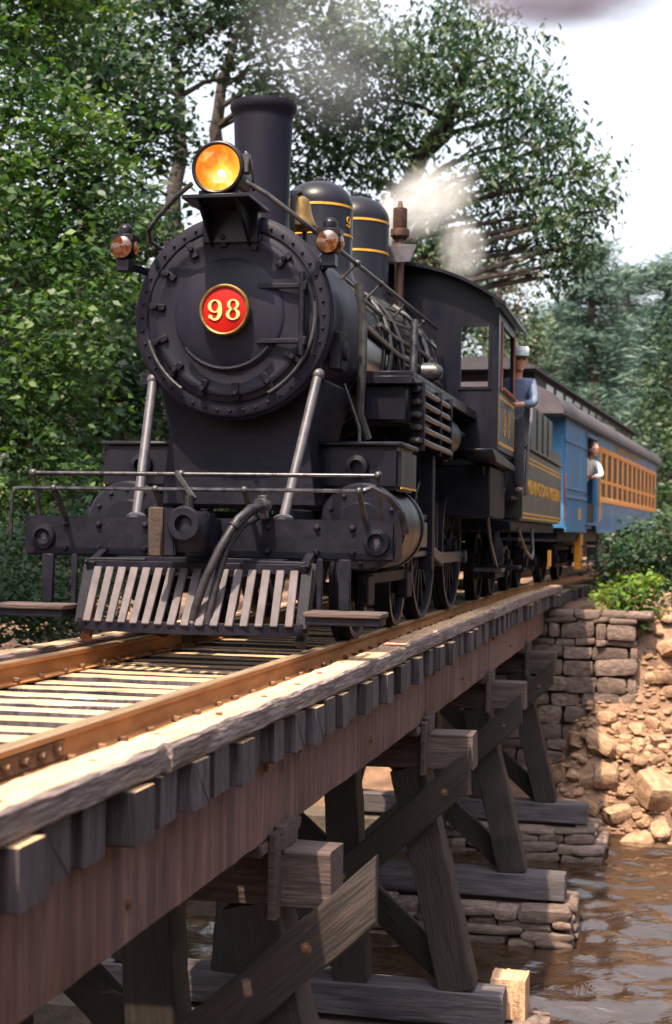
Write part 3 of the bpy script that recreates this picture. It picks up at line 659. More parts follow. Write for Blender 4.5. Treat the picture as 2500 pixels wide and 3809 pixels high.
hb.build('headlight_bracket', BLACK, loco, bevel=.006)
# bell
bl = B().lathe([(.155, 0), (.158, .015), (.135, .06), (.112, .13), (.10, .20), (.085, .245), (.04, .27), (.01, .275)], (.10, 12.02, 3.36), (0, 0, 1), 32)
bell = bl.build('bell', BRASS, loco)
B().tube([(.10, 11.84, 3.10), (.10, 11.80, 3.40), (.10, 11.84, 3.62), (.10, 12.02, 3.68), (.10, 12.20, 3.62), (.10, 12.24, 3.40), (.10, 12.20, 3.10)], .025, 8).build('bell_yoke', BLACK, bell)
# domes
def dome(name, cy, r, zt, bands, num=None):
    z0 = BC+.64
    H = zt-z0
    prof = [(r*1.32, -.10), (r*1.22, .02), (r*1.08, .09), (r*1.0, .16), (r, H-r*.72)]
    prof += [(r*math.cos(a), H-r*.72+r*.72*math.sin(a)) for a in np.linspace(.15, 1.5, 10)]
    d = B().lathe(prof, (0, cy, z0), (0, 0, 1), 48)
    d.lathe([(.045, H-.01), (.045, H+.02), (.02, H+.045), (.005, H+.045)], (0, cy, z0), (0, 0, 1), 12)
    o = d.build(name, BLACK, loco)
    for bz in bands:
        B().lathe([(r-.01, -.011), (r+.005, -.011), (r+.005, .011), (r-.01, .011)], (0, cy, bz), (0, 0, 1), 48).build('gold_band', GOLD, o)
    return o
d1 = dome('sand_dome', 13.15, .315, 4.02, (3.76, 3.50))
d2 = dome('steam_dome', 14.75, .345, 4.24, (3.95, 3.64))
fn9 = lambda u, v, d: Vector(((.317+d)*math.cos(R(-18)+u/.317), 13.15+(.317+d)*math.sin(R(-18)+u/.317), v))
numeral(d1, '9', 0, 3.62, .10, fn9, GOLD, d=.006)
# whistle and safety valve in front of the cab
wy_ = 15.25; wtop = at(931, 468, wy_); WX = wtop.x; dzw = wtop.z-4.16
w = B().lathe([(.05, 2.75), (.05, 3.62), (.085, 3.64), (.085, 3.70), (.055, 3.72), (.055, 3.76)], (WX, wy_, dzw), (0, 0, 1), 16)
w.lathe([(.07, 3.76), (.10, 3.79), (.10, 3.86), (.07, 3.87), (.075, 3.88), (.075, 4.08), (.03, 4.10), (.018, 4.16), (.005, 4.16)], (WX, wy_, dzw), (0, 0, 1), 16)
w.build('steam_whistle', BRONZE, loco)
B().prism([(-.05, 3.52), (.30, 3.52), (.38, 3.70), (-.05, 3.70)], lambda u, v, d: Vector((at(905, 590, 15.1).x+u*.75, d, v+at(905, 590, 15.1).z-3.61)), 15.10, 15.13).build('whistle_shield', GREYBAR, loco, bevel=.004)
B().cyl((-.22, 15.1, 3.1), (-.22, 15.1, 3.75), .06, .05, 14).cyl((-.22, 15.1, 3.75), (-.22, 15.1, 3.86), .075, .07, 14).build('safety_valve', BRASS, loco)
# handrails running from the headlight back to the cab
for sx in (-1, 1):
    pts = [(sx*.20, 10.10, 3.30), (sx*.34, 10.16, 3.22), (sx*.50, 10.24, 3.10), (sx*.60, 10.32, 3.02), (sx*.66, 10.5, 2.98), (sx*.68, 10.9, 2.975), (sx*.70, 12.5, 2.98), (sx*.74, 15.45, 2.985)]
    hr = B().tube(pts, .018, 8).build('handrail', PIPE, loco)
    for yy in (10.75, 11.6, 12.6, 13.8, 14.9):
        B().sph((sx*.70, yy, 2.977), .03, 10, 6).cyl((sx*.70, yy, 2.977), (sx*.52, yy, 2.80), .012, n=6).build('stanchion', PIPE, hr)
# marker lamps
for sx in (-1, 1):
    lx, ly, lz = sx*.775, 10.22, 2.885
    lm = B().lathe([(.082, 0), (.09, .015), (.09, .13), (.07, .15), (.01, .15)], (lx, ly, lz), (0, 1, 0), 20)
    lm.box(lx-.085, lx+.085, ly+.02, ly+.15, lz+.05, lz+.10).lathe([(.05, 0), (.055, .05), (.03, .08), (.005, .085)], (lx, ly+.085, lz+.10), (0, 0, 1), 12)
    lm.box(lx-.05, lx+.05, ly+.03, ly+.13, lz-.17, lz-.08).beam((lx, ly+.08, lz-.12), (sx*.66, 10.56, lz-.14), .04, .05)
    lo_ = lm.build('marker_lamp', BLACK, loco, bevel=.004)
    B().lathe([(.083, .004), (.06, -.012), (.005, -.018)], (lx, ly, lz), (0, 1, 0), 20).build('marker_lens', MARK, lo_)
    B().lathe([(.05, 0), (.03, .012), (.004, .014)], (lx+.09, ly+.07, lz), (1, 0, 0), 14).build('marker_lens', MARK, lo_)
# steam pipes and sand pipes draped over the boiler
def drape(y0, y1, t0, t1, r=.73, n=14):
    out = []
    for k in range(n):
        s = k/(n-1); yy = y0+(y1-y0)*s; rr = r+(.09 if yy > 14.2 else .09*max(0, (yy-13.3)/.9))
        t = t0+(t1-t0)*s; out.append((rr*math.cos(t), yy, BC+rr*math.sin(t)))
    return out
for (y0, y1, a0, a1, rr) in ((13.05, 12.9, 62, -20, .022), (13.35, 13.5, 62, -16, .022), (11.9, 15.4, 47, 40, .015), (11.9, 15.4, 32, 26, .018), (12.6, 15.4, 18, 8, .022), (11.85, 15.4, 8, -4, .026), (14.6, 14.5, 58, -12, .026)):
    B().tube(drape(y0, y1, R(a0), R(a1)), rr, 8).build('boiler_pipe', PIPE, boiler)
# smokebox side bracing collars
B().box(.70, .80, 10.62, 10.84, 2.02, 2.30).cyl((.79, 10.73, 2.16), (.83, 10.73, 2.16), .07, n=12).build('blower_valve', GRIME, loco, bevel=.01)
B().tube([(.80, 11.2, 2.75), (.83, 11.25, 2.45), (.84, 11.2, 2.1), (.80, 11.3, 1.75), (.86, 11.35, 1.55)], .035, 8).build('steam_pipe', PIPE, loco)
B().tube([(.74, 11.0, 1.95), (.80, 11.02, 1.78), (.86, 11.02, 1.62), (.87, 11.0, 1.48)], .014, 6).build('oil_pipe', STEEL, loco)
# saddle and frames
sd = B().prism([(-.62, 1.0), (.62, 1.0), (.55, 1.55), (.66, 1.95), (.52, 2.02), (-.52, 2.02), (-.66, 1.95), (-.55, 1.55)], lambda u, v, d: Vector((u, d, v)), 10.72, 11.70)
sd.build('cylinder_saddle', GRIME, loco, bevel=.02)
B().box(-.56, -.46, 10.2, 17.2, .55, .98).box(.46, .56, 10.2, 17.2, .55, .98).box(-.5, .5, 12.8, 13.0, .6, .95).box(-.5, .5, 14.95, 15.2, .6, .95).build('main_frame', GRIME, loco, bevel=.01)
B().box(-.58, .58, 14.3, 17.1, .85, 1.8).build('firebox', GRIME, loco, bevel=.03)
# running boards
for sx in (-1, 1):
    x0, x1 = sorted((sx*.70, sx*1.15))
    rb = B().box(x0, x1, 11.7, 15.6, 2.085, 2.125).box(*sorted((sx*1.12, sx*1.158)), 11.7, 15.6, 2.03, 2.085).box(x0, x1, 11.69, 11.72, 2.02, 2.085).build('running_board', BLACK, loco, bevel=.006)
    for yy in (12.3, 13.6, 14.8): B().beam((sx*1.08, yy, 2.07), (sx*.62, yy, 1.85), .03, .05).build('running_board_bracket', BLACK, rb)
rsv = B().box(.74, 1.10, 11.75, 12.25, 1.72, 2.02).build('lubricator_box', BLACK, loco, bevel=.02)
B().cyl((.95, 12.4, 1.78), (.95, 14.6, 1.78), .19, n=28).build('air_reservoir', BLACK, loco)
# stack of air cooling pipes under the running board
for k in range(5):
    z = 2.0-.105*k; xx = 1.14+.004*k
    B().tube([(xx-.05, 11.95, z), (xx, 11.92, z), (xx+.02, 12.0, z), (xx+.03, 12.5, z-.01), (xx+.03, 13.4, z-.012), (xx+.02, 13.62, z-.02), (xx-.02, 13.66, z-.06), (xx-.04, 13.55, z-.06)], .026, 10).build('cooling_pipe', PIPE, loco)
for yy in (12.0, 12.9, 13.55): B().box(1.10, 1.20, yy-.02, yy+.02, 1.50, 2.06).build('pipe_clamp', GRIME, loco)
B().cyl((1.12, 11.86, 2.10), (1.12, 11.92, 2.56), .034, n=14).build('polished_steel_rod', STEEL, loco)
# injector and check valve
B().cyl((.86, 13.9, 2.35), (.98, 13.9, 2.35), .09, n=14).sph((.98, 13.9, 2.35), .08, 12, 8).tube([(.95, 13.9, 2.28), (.97, 13.95, 2.0), (1.0, 14.6, 1.9), (1.05, 15.3, 1.85)], .03, 8).build('check_valve', PIPE, loco)
# air pump beside the firebox
ap = B().lathe([(.14, 0), (.15, .03), (.15, .36), (.10, .40), (.10, .48), (.15, .52), (.15, .86), (.13, .90), (.02, .92)], (-1.0, 14.35, 2.13), (0, 0, 1), 20).build('air_pump', GRIME, loco)
# cylinders and valve chests
for sx in (-1, 1):
    cx, cz = sx*.925, .86
    cy = B().lathe([(.05, -.05), (.18, -.05), (.19, -.03), (.315, -.02), (.335, .0), (.335, .05), (.32, .06), (.32, .80), (.335, .81), (.335, .87), (.10, .89)], (cx, 10.86, cz), (0, 1, 0), 40)
    cyl_o = cy.build('cylinder', BLACK, loco)
    B().torus((cx, 10.852, cz), (0, 1, 0), .30, .014, 40, 6).build('cylinder_head_ring', PIPE, cyl_o)
    for k in range(12):
        t = 2*math.pi*k/12; place('rivet', rv, cyl_o, (cx+.265*math.cos(t), 10.835, cz+.265*math.sin(t)), scale=(1.6, 1.6, 1.6))
    x0, x1 = sorted((sx*.50, sx*1.19))
    vc = B().box(x0, x1, 10.98, 11.72, 1.14, 1.475).build('valve_chest', BLACK, loco, bevel=.035, seg=2)
    B().box(x0-.012, x1+.012, 10.965, 11.735, 1.475, 1.51).build('valve_chest_cover', BLACK, vc, bevel=.012)
    B().lathe([(.05, -.06), (.085, -.05), (.09, 0)], (sx*.86, 10.98, 1.32), (0, 1, 0), 16).build('valve_cover', BLACK, vc)
    B().box(*sorted((sx*1.185, sx*1.194)), 11.02, 11.68, 1.155, 1.172).build('gold_stripe', GOLD, vc)
# leading truck wheels and drivers
def wheel(name, x, y, r, nsp, m, rimm, sx, width=.13):
    o = B().lathe([(r+.028, -.5*width), (r+.028, -.28*width), (r, -.2*width), (r-.004, .5*width), (r-.055, .5*width), (r-.075, .3*width), (r-.075, -.5*width), (r+.028, -.5*width)], (x, y, r), (sx, 0, 0), 44).build(name, GRIME, loco)
    B().lathe([(r-.006, .505*width), (r-.006, .53*width), (r-.05, .53*width), (r-.05, .505*width)], (x, y, r), (sx, 0, 0), 44).build('tyre', rimm, o)
    hub = B().lathe([(.005, .9*width), (.06, .88*width), (.075, .6*width), (r*.22, .5*width), (r*.24, .3*width), (r*.24, -.4*width)], (x, y, r), (sx, 0, 0), 24).build('hub', m, o)
    for k in range(nsp):
        t = 2*math.pi*(k+.3)/nsp; c_, s_ = math.cos(t), math.sin(t)
        B().beam((x+sx*.01, y+c_*r*.2, r+s_*r*.2), (x, y+c_*(r-.07), r+s_*(r-.07)), .05, .045, up=(1, 0, 0)).build('spoke', m, o)
    return o
for sx in (-1, 1):
    for yy in (11.15, 12.85): wheel('leading_wheel', sx*.77, yy, .38, 10, GRIME, PIPE, sx)
    for yy in (14.25, 16.15): wheel('driving_wheel', sx*.77, yy, .70, 14, GRIME, GREYBAR, sx)
    B().cyl((sx*.5, 11.15, .38), (sx*.7, 11.15, .38), .06, n=10).box(*sorted((sx*.86, sx*.93)), 11.0, 13.0, .42, .52).box(*sorted((sx*.85, sx*.95)), 11.02, 11.28, .26, .5).box(*sorted((sx*.85, sx*.95)), 12.72, 12.98, .26, .5).build('truck_frame', GRIME, loco, bevel=.015)
    B().beam((sx*.93, 14.25, .58), (sx*.93, 16.15, .58), .05, .11).cyl((sx*.86, 14.25, .58), (sx*1.02, 14.25, .58), .07, n=14).cyl((sx*.86, 16.15, .58), (sx*1.0, 16.15, .58), .07, n=14).build('side_rod', PIPE, loco, bevel=.01)
    B().beam((sx*1.02, 12.75, .80), (sx*1.0, 14.25, .58), .05, .10).build('main_rod', PIPE, loco, bevel=.01)
    B().box(*sorted((sx*.95, sx*1.09)), 12.5, 12.9, .70, .92).box(*sorted((sx*.98, sx*1.06)), 11.5, 13.1, .94, .99).box(*sorted((sx*.98, sx*1.06)), 11.5, 13.1, .62, .67).cyl((sx*1.02, 11.5, .80), (sx*1.02, 12.5, .80), .03, n=10).build('crosshead', PIPE, loco, bevel=.01)
    B().box(*sorted((sx*.98, sx*1.10)), 13.1, 13.25, .5, 1.75).build('guide_yoke', GRIME, loco, bevel=.01)
    for yy in (13.5, 15.2): B().beam((sx*.80, yy, .5), (sx*.80, yy-.05, 1.15), .05, .16).build('brake_hanger', GRIME, loco, bevel=.01)
# cab
CF, CR = 15.6, 17.25
cab = B()
cab.box(1.345, 1.385, CF, CR, 1.72, 2.38).box(1.345, 1.385, CF, CF+.28, 2.38, 3.22).box(1.345, 1.385, CR-.16, CR, 2.38, 3.22).box(1.345, 1.385, CF+.28, CR-.16, 3.08, 3.22)
cab.box(-1.385, -1.345, CF, CR, 1.72, 2.38).box(-1.385, -1.345, CF, CF+.28, 2.38, 3.22).box(-1.385, -1.345, CR-.16, CR, 2.38, 3.22).box(-1.385, -1.345, CF+.28, CR-.16, 3.08, 3.22)
for sx in (-1, 1):
    for (xa, xb, za, zb) in ((.72, .96, 1.72, 3.22), (.96, 1.30, 1.72, 2.36), (.96, 1.30, 3.04, 3.22), (1.30, 1.345, 1.72, 3.22)):
        cab.box(*sorted((sx*xa, sx*xb)), CF, CF+.04, za, zb)
roofz = lambda x: 3.24+.46*(1-(abs(x)/1.45)**2.4)
cab.prism([(x, roofz(x)-.02) for x in np.linspace(-.72, .72, 13)]+[(.72, 2.9), (-.72, 2.9)], lambda u, v, d: Vector((u, d, v)), CF, CF+.04)
cab.prism([(-1.345, 3.22), (-.72, 3.22), (-.72, roofz(.72)-.02)]+[(x, roofz(x)-.02) for x in (-.9, -1.1, -1.3)], lambda u, v, d: Vector((u, d, v)), CF, CF+.04)
cab.prism([(1.345, 3.22), (.72, 3.22), (.72, roofz(.72)-.02)]+[(x, roofz(x)-.02) for x in (.9, 1.1, 1.3)], lambda u, v, d: Vector((u, d, v)), CF, CF+.04)
cab.box(-1.34, 1.34, CF+.04, CR+.3, 1.70, 1.76)
cab_o = cab.build('cab', BLACK, loco)
rf = []
for x in np.linspace(-1.47, 1.47, 33): rf.append((x, roofz(x)+.015))
rf += [(x, z-.035) for x, z in reversed(rf)]
B().prism(rf, lambda u, v, d: Vector((u, d, v)), CF-.16, CR+.62).build('cab_roof', BLACK, cab_o)
for sx in (-1, 1):   # drip rail and window trim
    B().box(*sorted((sx*1.385, sx*1.40)), CF+.24, CF+.30, 2.36, 3.10).box(*sorted((sx*1.385, sx*1.40)), CR-.18, CR-.12, 2.36, 3.10).build('window_trim', REDB, cab_o)
    B().box(*sorted((sx*1.30, sx*1.43)), CF+.3, CR-.2, 2.36, 2.40).build('armrest', REDB, cab_o, bevel=.01)
    wf = B().box(*sorted((sx*.955, sx*.985)), CF-.012, CF+.02, 2.35, 3.05).box(*sorted((sx*1.275, sx*1.305)), CF-.012, CF+.02, 2.35, 3.05).box(*sorted((sx*.985, sx*1.275)), CF-.012, CF+.02, 2.35, 2.38).box(*sorted((sx*.985, sx*1.275)), CF-.012, CF+.02, 3.02, 3.05).build('window_frame', BLACK, cab_o)
    for (ya, yb, za, zb) in ((CF+.08, CR-.06, 2.27, 2.305), (CF+.08, CR-.06, 1.78, 1.815), (CF+.08, CF+.105, 1.815, 2.27), (CR-.085, CR-.06, 1.815, 2.27)):
        B().box(*sorted((sx*1.385, sx*1.389)), ya, yb, za, zb).build('gold_stripe', GOLD, cab_o)
fnc = lambda u, v, d: Vector((1.387+d, u, v))
numeral(cab_o, '9', CF+.62, 2.04, .30, fnc, GOLD, d=.004); numeral(cab_o, '8', CF+1.02, 2.04, .30, fnc, GOLD, d=.004)
apr = B().prism([(CF-.5, 1.70), (CF-.1, 1.70), (CR+.05, 1.62), (CR+.05, 1.56), (CF-.1, 1.58), (CF-.5, 1.66)], lambda u, v, d: Vector((d, u, v)), 1.10, 1.40)
apr.build('cab_apron', BLACK, cab_o, bevel=.008)
B().box(.6, 1.3, CF+.1, CR-.1, 1.0, 1.56).build('ash_pan', GRIME, loco, bevel=.02)
B().tube([(1.22, 15.7, 1.55), (1.26, 15.8, 1.05), (1.28, 15.95, .75), (1.25, 16.9, .42)], .022, 8).build('injector_pipe', STEEL, loco)
B().lathe([(.10, 0), (.11, .03), (.09, .22), (.05, .30), (.05, .36)], (1.2, 17.1, .50), (0, 0, 1), 16).build('injector', GRIME, loco)
B().box(1.0, 1.32, 16.75, 17.1, .40, .44).beam((1.28, 17.1, .42), (1.28, 17.1, 1.6), .04, .03).build('cab_step', PIPE, loco)
# front beam, rails, coupler
BY = 9.95
bm_ = B().box(-1.37, 1.35, BY, BY+.28, .62, .905)
beam = bm_.build('pilot_beam', GRIME, loco, bevel=.018, seg=2)
B().box(-1.30, 1.30, BY+.28, 10.55, .86, .90).build('deck_plate', GRIME, loco)
for sx in (-1, 1):
    B().lathe([(.095, .0), (.085, -.03), (.06, -.035), (.05, -.01), (.01, .0)], (sx*1.22, BY, .755), (0, 1, 0), 24).build('poling_pocket', GRIME, beam)
    B().lathe([(.058, -.004), (.03, -.002), (.005, 0)], (sx*1.22, BY-.001, .735), (0, 1, 0), 20).build('pocket_dish', GREYBAR, beam)
    for xx in (.45, .8, 1.05): place('rivet', rv, beam, (sx*xx, BY, .85), scale=(2, 2, 2)); place('rivet', rv, beam, (sx*xx, BY, .68), scale=(2, 2, 2))
up_ = B().tube([(-1.27, 9.86, 1.21), (1.24, 9.86, 1.207)], .016, 10).build('front_handrail', STEEL, loco)
for xx in (-1.27, -.16, 1.24): B().sph((xx, 9.86, 1.21), .030, 12, 8).cyl((xx, 9.86, 1.20), (xx, 9.99, .90), .017, n=8).build('rail_post', PIPE, up_)
lw = B().tube([(-1.37, 9.72, .72), (-1.365, 9.72, .95), (-1.36, 9.72, 1.06), (-1.33, 9.72, 1.095), (-1.28, 9.72, 1.10), (1.17, 9.72, 1.098)], .014, 8).build('uncoupling_lever', STEEL, loco)
for xx in (-1.05, -.30, .34, 1.14): B().sph((xx, 9.72, 1.10), .026, 10, 7).beam((xx, 9.73, 1.09), (xx, 9.97, .88), .03, .03).build('lever_bracket', PIPE, lw)
B().tube([(1.17, 9.72, 1.10), (1.22, 9.74, 1.12), (1.33, 9.80, 1.06), (1.40, 9.9, .95), (1.42, 9.95, .82)], .024, 8).build('lever_handle', STEEL, lw)
B().beam((-.16, 9.75, 1.22), (.02, 9.62, 1.03), .02, .03).build('lever_link', PIPE, lw)
cp = B().box(-.11, .11, 9.55, 9.98, .70, .90).box(-.17, -.02, 9.34, 9.58, .64, .965)
cp.lathe([(.005, .0), (.10, .0), (.115, .02), (.115, .25), (.10, .27), (.005, .27)], (.06, 9.44, .67), (0, 0, 1), 24)
cp.box(.0, .16, 9.50, 9.68, .68, .95)
coup = cp.build('coupler', GRIME, loco, bevel=.02, seg=2)
B().box(-.20, -.10, 9.31, 9.36, .64, .97).build('coupler_guard_arm', RUSTD, coup, bevel=.012)
B().lathe([(.05, 0), (.115, .0), (.12, -.02), (.105, -.04), (.06, -.04)], (.05, 9.335, .86), (0, 1, 0), 24, a0=0, a1=math.pi*2).build('knuckle', GRIME, coup)
B().cyl((.05, 9.42, .95), (.05, 9.42, 1.05), .03, n=10).build('coupler_pin', STEEL, coup)
# air hoses hanging across the pilot
B().tube([(.44, 9.80, .99), (.42, 9.62, .97), (.36, 9.52, .90), (.26, 9.44, .70), (.17, 9.40, .48), (.11, 9.40, .30), (.085, 9.42, .20)], .030, 10).sph((.085, 9.42, .19), .045, 10, 7).cyl((.42, 9.64, .97), (.33, 9.49, .84), .038, n=10).build('air_hose', RUBBER, loco)
B().tube([(.40, 9.88, .92), (.36, 9.64, .86), (.29, 9.50, .70), (.23, 9.46, .45), (.19, 9.44, .24)], .024, 10).cyl((.19, 9.44, .27), (.185, 9.44, .18), .034, n=10).build('signal_hose', RUBBER, loco)
B().cyl((.43, 9.80, 1.0), (.43, 9.95, 1.0), .05, n=12).box(.40, .46, 9.84, 9.94, .90, 1.07).build('angle_cock', PIPE, loco, bevel=.008)
# pilot (cowcatcher)
def pil(x, top): return (9.78 if top else 9.62)-(.10 if top else .22)*(1-(abs(x)/.80)**1.3)
pilf = B()
N = 20
def strip(z0, z1, top, th):
    xs_ = np.linspace(-.80, .80, N); vs_ = []; fs = []
    for x in xs_:
        yv = pil(x, top); vs_ += [(x, yv-th/2, z0), (x, yv-th/2, z1), (x, yv+th/2, z1), (x, yv+th/2, z0)]
    for k in range(N-1):
        a = 4*k; e = a+4
        for i_ in range(4): fs.append((a+i_, e+i_, e+(i_+1) % 4, a+(i_+1) % 4))
    fs += [(0, 1, 2, 3), (4*N-4, 4*N-3, 4*N-2, 4*N-1)]
    pilf.add(vs_, fs)
strip(.125, .205, False, .07); strip(.53, .60, True, .07)
for sx in (-1, 1): pilf.beam((sx*.785, pil(.785, False), .16), (sx*.785, pil(.785, True), .57), .08, .06).beam((sx*.76, 9.72, .56), (sx*.76, 9.98, .66), .06, .06).tube([(sx*.79, 9.70, .58), (sx*.80, 9.74, .60), (sx*.76, 9.76, .605), (sx*.35, 9.70, .61)], .016, 8)
pilf.box(-.6, .6, 9.80, 9.96, .50, .63)
pilot = pilf.build('pilot_frame', GRIME, loco, bevel=.008)
NS = 16
for k in range(NS):
    x = -.715+1.43*k/(NS-1)
    B().beam((x, pil(x, False)-.045, .185), (x*.985, pil(x, True)-.045, .555), .056, .022, up=(0, 1, 0)).build('pilot_slat', SLAT, pilot, bevel=.004)
# footboards
for sx in (-1, 1):
    fb = B().box(*sorted((sx*.84, sx*1.36)), 9.42, 9.70, .262, .298).build('footboard', WOODCAP, loco, bevel=.008)
    B().box(*sorted((sx*1.02, sx*1.10)), 9.66, 9.70, .298, .64).box(*sorted((sx*.86, sx*.90)), 9.70, 9.73, .20, .64).box(*sorted((sx*.85, sx*1.35)), 9.44, 9.66, .21, .262).build('footboard_bracket', GRIME, fb, bevel=.006)
    B().tube([(sx*.80, 9.86, .60), (sx*.78, 9.80, .30), (sx*.77, 9.74, .16), (sx*.765, 9.66, .06)], [.035, .03, .035, .045], 8).build('rail_guard', RUSTY if sx < 0 else PIPE, loco)
# smokebox braces
for (a, b_) in (((-.56, 10.06, .90), (-.62, 10.53, 1.94)), ((.53, 10.06, .90), (.65, 10.53, 1.97))):
    B().tube([a, b_], .036, 12).sph(b_, .05, 10, 6).lathe([(.07, 0), (.07, .02), (.04, .04)], a, (0, 0, 1), 14).build('smokebox_brace', GREYBAR, loco)

# ================================================================== TENDER (local frame: y = 0 at its front)
ta = .0075
tender = thing('tender', 'dark green tender with gold striping and gold lettering behind the cab', 'tender', (0, 17.78, 0), -ta)
TL, TW = 6.15, 1.41
def letters(parent, me, m, loc, rot, scale):
    bm = bmesh.new(); bm.from_mesh(me); bmesh.ops.remove_doubles(bm, verts=bm.verts, dist=1e-5); seen = set()
    for f0 in bm.faces:
        if f0.index in seen: continue
        st_ = [f0]; isl = []; seen.add(f0.index)
        while st_:
            f = st_.pop(); isl.append(f)
            for e in f.edges:
                for g in e.link_faces:
                    if g.index not in seen: seen.add(g.index); st_.append(g)
        vi = {}; fs = []
        for f in isl: fs.append(tuple(vi.setdefault(v.index, len(vi)) for v in f.verts))
        cos = [None]*len(vi)
        bm.verts.ensure_lookup_table()
        for q, w_ in vi.items(): cos[w_] = tuple(bm.verts[q].co)
        m_ = bpy.data.meshes.new('letter'); m_.from_pydata(cos, [], fs); m_.materials.append(m)
        place('letter', m_, parent, loc, rot, scale, local=True)
    bm.free()
def txt_mesh(body, size, m, extrude=.004, shear=0, bold=.0):
    cu_ = bpy.data.curves.new('lettering', 'FONT'); cu_.body = body; cu_.size = size; cu_.extrude = extrude; cu_.offset = bold; cu_.align_x = 'CENTER'; cu_.align_y = 'CENTER'
    ob = bpy.data.objects.new('lettering_tmp', cu_); COL.objects.link(ob)
    bpy.context.view_layer.update()
    me = bpy.data.meshes.new_from_object(ob.evaluated_get(bpy.context.evaluated_depsgraph_get()))
    bpy.data.objects.remove(ob); me.materials.clear(); me.materials.append(m)
    return me
B().box(-TW, TW, .25, TL, 1.00, 1.90).build('tank', TENDG, tender, bevel=.03, seg=2, local=True)
B().box(-TW-.03, TW+.03, .22, TL+.03, 1.90, 1.935).build('tank_coping', TENDG, tender, bevel=.01, local=True)
bk = B()
for sx in (-1, 1): bk.box(*sorted((sx*(TW-.03), sx*(TW+.0))), 1.25, 4.35, 1.935, 2.50).box(*sorted((sx*(TW-.03), sx*(TW+.0))), 4.38, TL-.05, 1.935, 2.10)
bk.box(-TW+.03, TW-.03, 1.25, 1.29, 1.935, 2.50).box(-TW+.03, TW-.03, 4.30, 4.35, 1.935, 2.45)
bunk = bk.build('coal_bunker', TENDG, tender, bevel=.006, local=True)
for sx in (-1, 1):
    for yy in (2.0, 2.8, 3.6): B().box(*sorted((sx*TW, sx*(TW+.018))), yy-.02, yy+.02, 1.94, 2.48).build('bunker_rib', TENDG, tender, local=True)
cv = np.array([(x, y, 2.30+.12*fbm(x*2, y*2, 1.0)-.10*abs(x)) for y in np.linspace(1.3, 4.3, 30) for x in np.linspace(-1.36, 1.36, 26)])
ii, jj = np.meshgrid(np.arange(25), np.arange(29)); k = (jj*26+ii).ravel()
COAL = mat('coal', (0.006, 0.006, 0.007), (0.03, 0.03, 0.032), scale=14, rough=0.4, bump=1.0, bscale=14, bdist=0.08)
place('coal_heap', np_mesh('coal_heap', cv, np.stack([k, k+1, k+27, k+26], 1), COAL), tender, local=True)
for sx in (-1, 1):
    e0, e1 = sorted((sx*TW, sx*(TW+.005)))
    for (ya, yb, za, zb) in ((.30, TL-.03, 1.775, 1.80), (.30, TL-.03, 1.72, 1.745), (.30, TL-.03, 1.075, 1.10), (.30, TL-.03, 1.025, 1.05), (TL-.09, TL-.06, 1.10, 1.72)):
        B().box(e0, e1, ya, yb, za, zb).build('gold_stripe', GOLD, tender, local=True)
tm = txt_mesh('WILMINGTON & WESTERN', .40, GOLD, bold=.006)
letters(tender, tm, GOLD, (TW+.004, 3.30, 1.425), (R(90), 0, R(90)), (1.02, .62, 1))
B().box(-1.30, 1.30, .05, TL-.05, .86, 1.0).build('tender_frame', GRIME, tender, bevel=.015, local=True)
B().box(-1.30, 1.36, -.45, .26, 1.24, 1.28).box(1.1, 1.44, -.36, .05, .75, .79).box(1.1, 1.44, -.34, .05, .42, .46).beam((1.42, .10, 1.25), (1.42, .10, .42), .03, .03).build('gangway_step', GRIME, tender, local=True)
B().tube([(1.44, .34, 1.30), (1.45, .40, 1.75), (1.46, .55, 2.05), (1.46, .78, 2.32), (1.44, .95, 2.46), (1.40, 1.2, 2.49)], .020, 8).build('grab_rail', GREYBAR, tender, local=True)
B().tube([(1.46, TL-.02, 1.05), (1.48, TL, 1.1), (1.48, TL, 1.75), (1.46, TL-.02, 1.80)], .015, 8).build('grab_rail', REDB, tender, local=True)
def truck(parent, yc, wb, r, m=None):
    for yy in (yc-wb/2, yc+wb/2):
        for sx in (-1, 1):
            B().lathe([(r+.026, -.06), (r+.026, -.035), (r, -.03), (r-.003, .065), (r-.05, .065), (r-.07, .03), (.16, .01), (.15, .07), (.02, .08)], (sx*.77, yy, r), (sx, 0, 0), 36).build('wheel', GRIME, parent, local=True)
        B().cyl((-.7, yy, r), (.7, yy, r), .07, n=12).build('axle', GRIME, parent, local=True)
    for sx in (-1, 1):
        f = B().beam((sx*.98, yc-wb/2-.15, .62), (sx*.98, yc+wb/2+.15, .62), .09, .10).beam((sx*.98, yc-wb/2, .30), (sx*.98, yc+wb/2, .30), .07, .06)
        for yy in (yc-wb/2, yc+wb/2): f.box(*sorted((sx*.92, sx*1.06)), yy-.11, yy+.11, .28, .62).cyl((sx*1.0, yy, r), (sx*1.10, yy, r), .08, n=12)
        for dy in (-.22, -.08, .08, .22): f.tube([(sx*.99+.045*math.cos(t), yc+dy+.045*math.sin(t), .34+.24*k_/30) for k_, t in enumerate(np.linspace(0, 28, 31))], .013, 5)
        f.beam((sx*.98, yc-wb/2+.05, .58), (sx*.98, yc-.30, .32), .06, .05).beam((sx*.98, yc+wb/2-.05, .58), (sx*.98, yc+.30, .32), .06, .05)
        f.build('side_frame', GRIME, parent, bevel=.0, local=True)
truck(tender, 1.35, 1.35, .42); truck(tender, 4.7, 1.35, .42)
B().box(1.36, 1.40, 4.45, 4.62, .36, .60).build('yellow_step_edge', YEL, tender, local=True)
B().tube([(1.35, .4, .9), (1.4, .9, .62), (1.42, 1.5, .52), (1.38, 2.0, .62), (1.34, 2.2, .9)], .02, 8).build('water_hose', PIPE, tender, local=True)

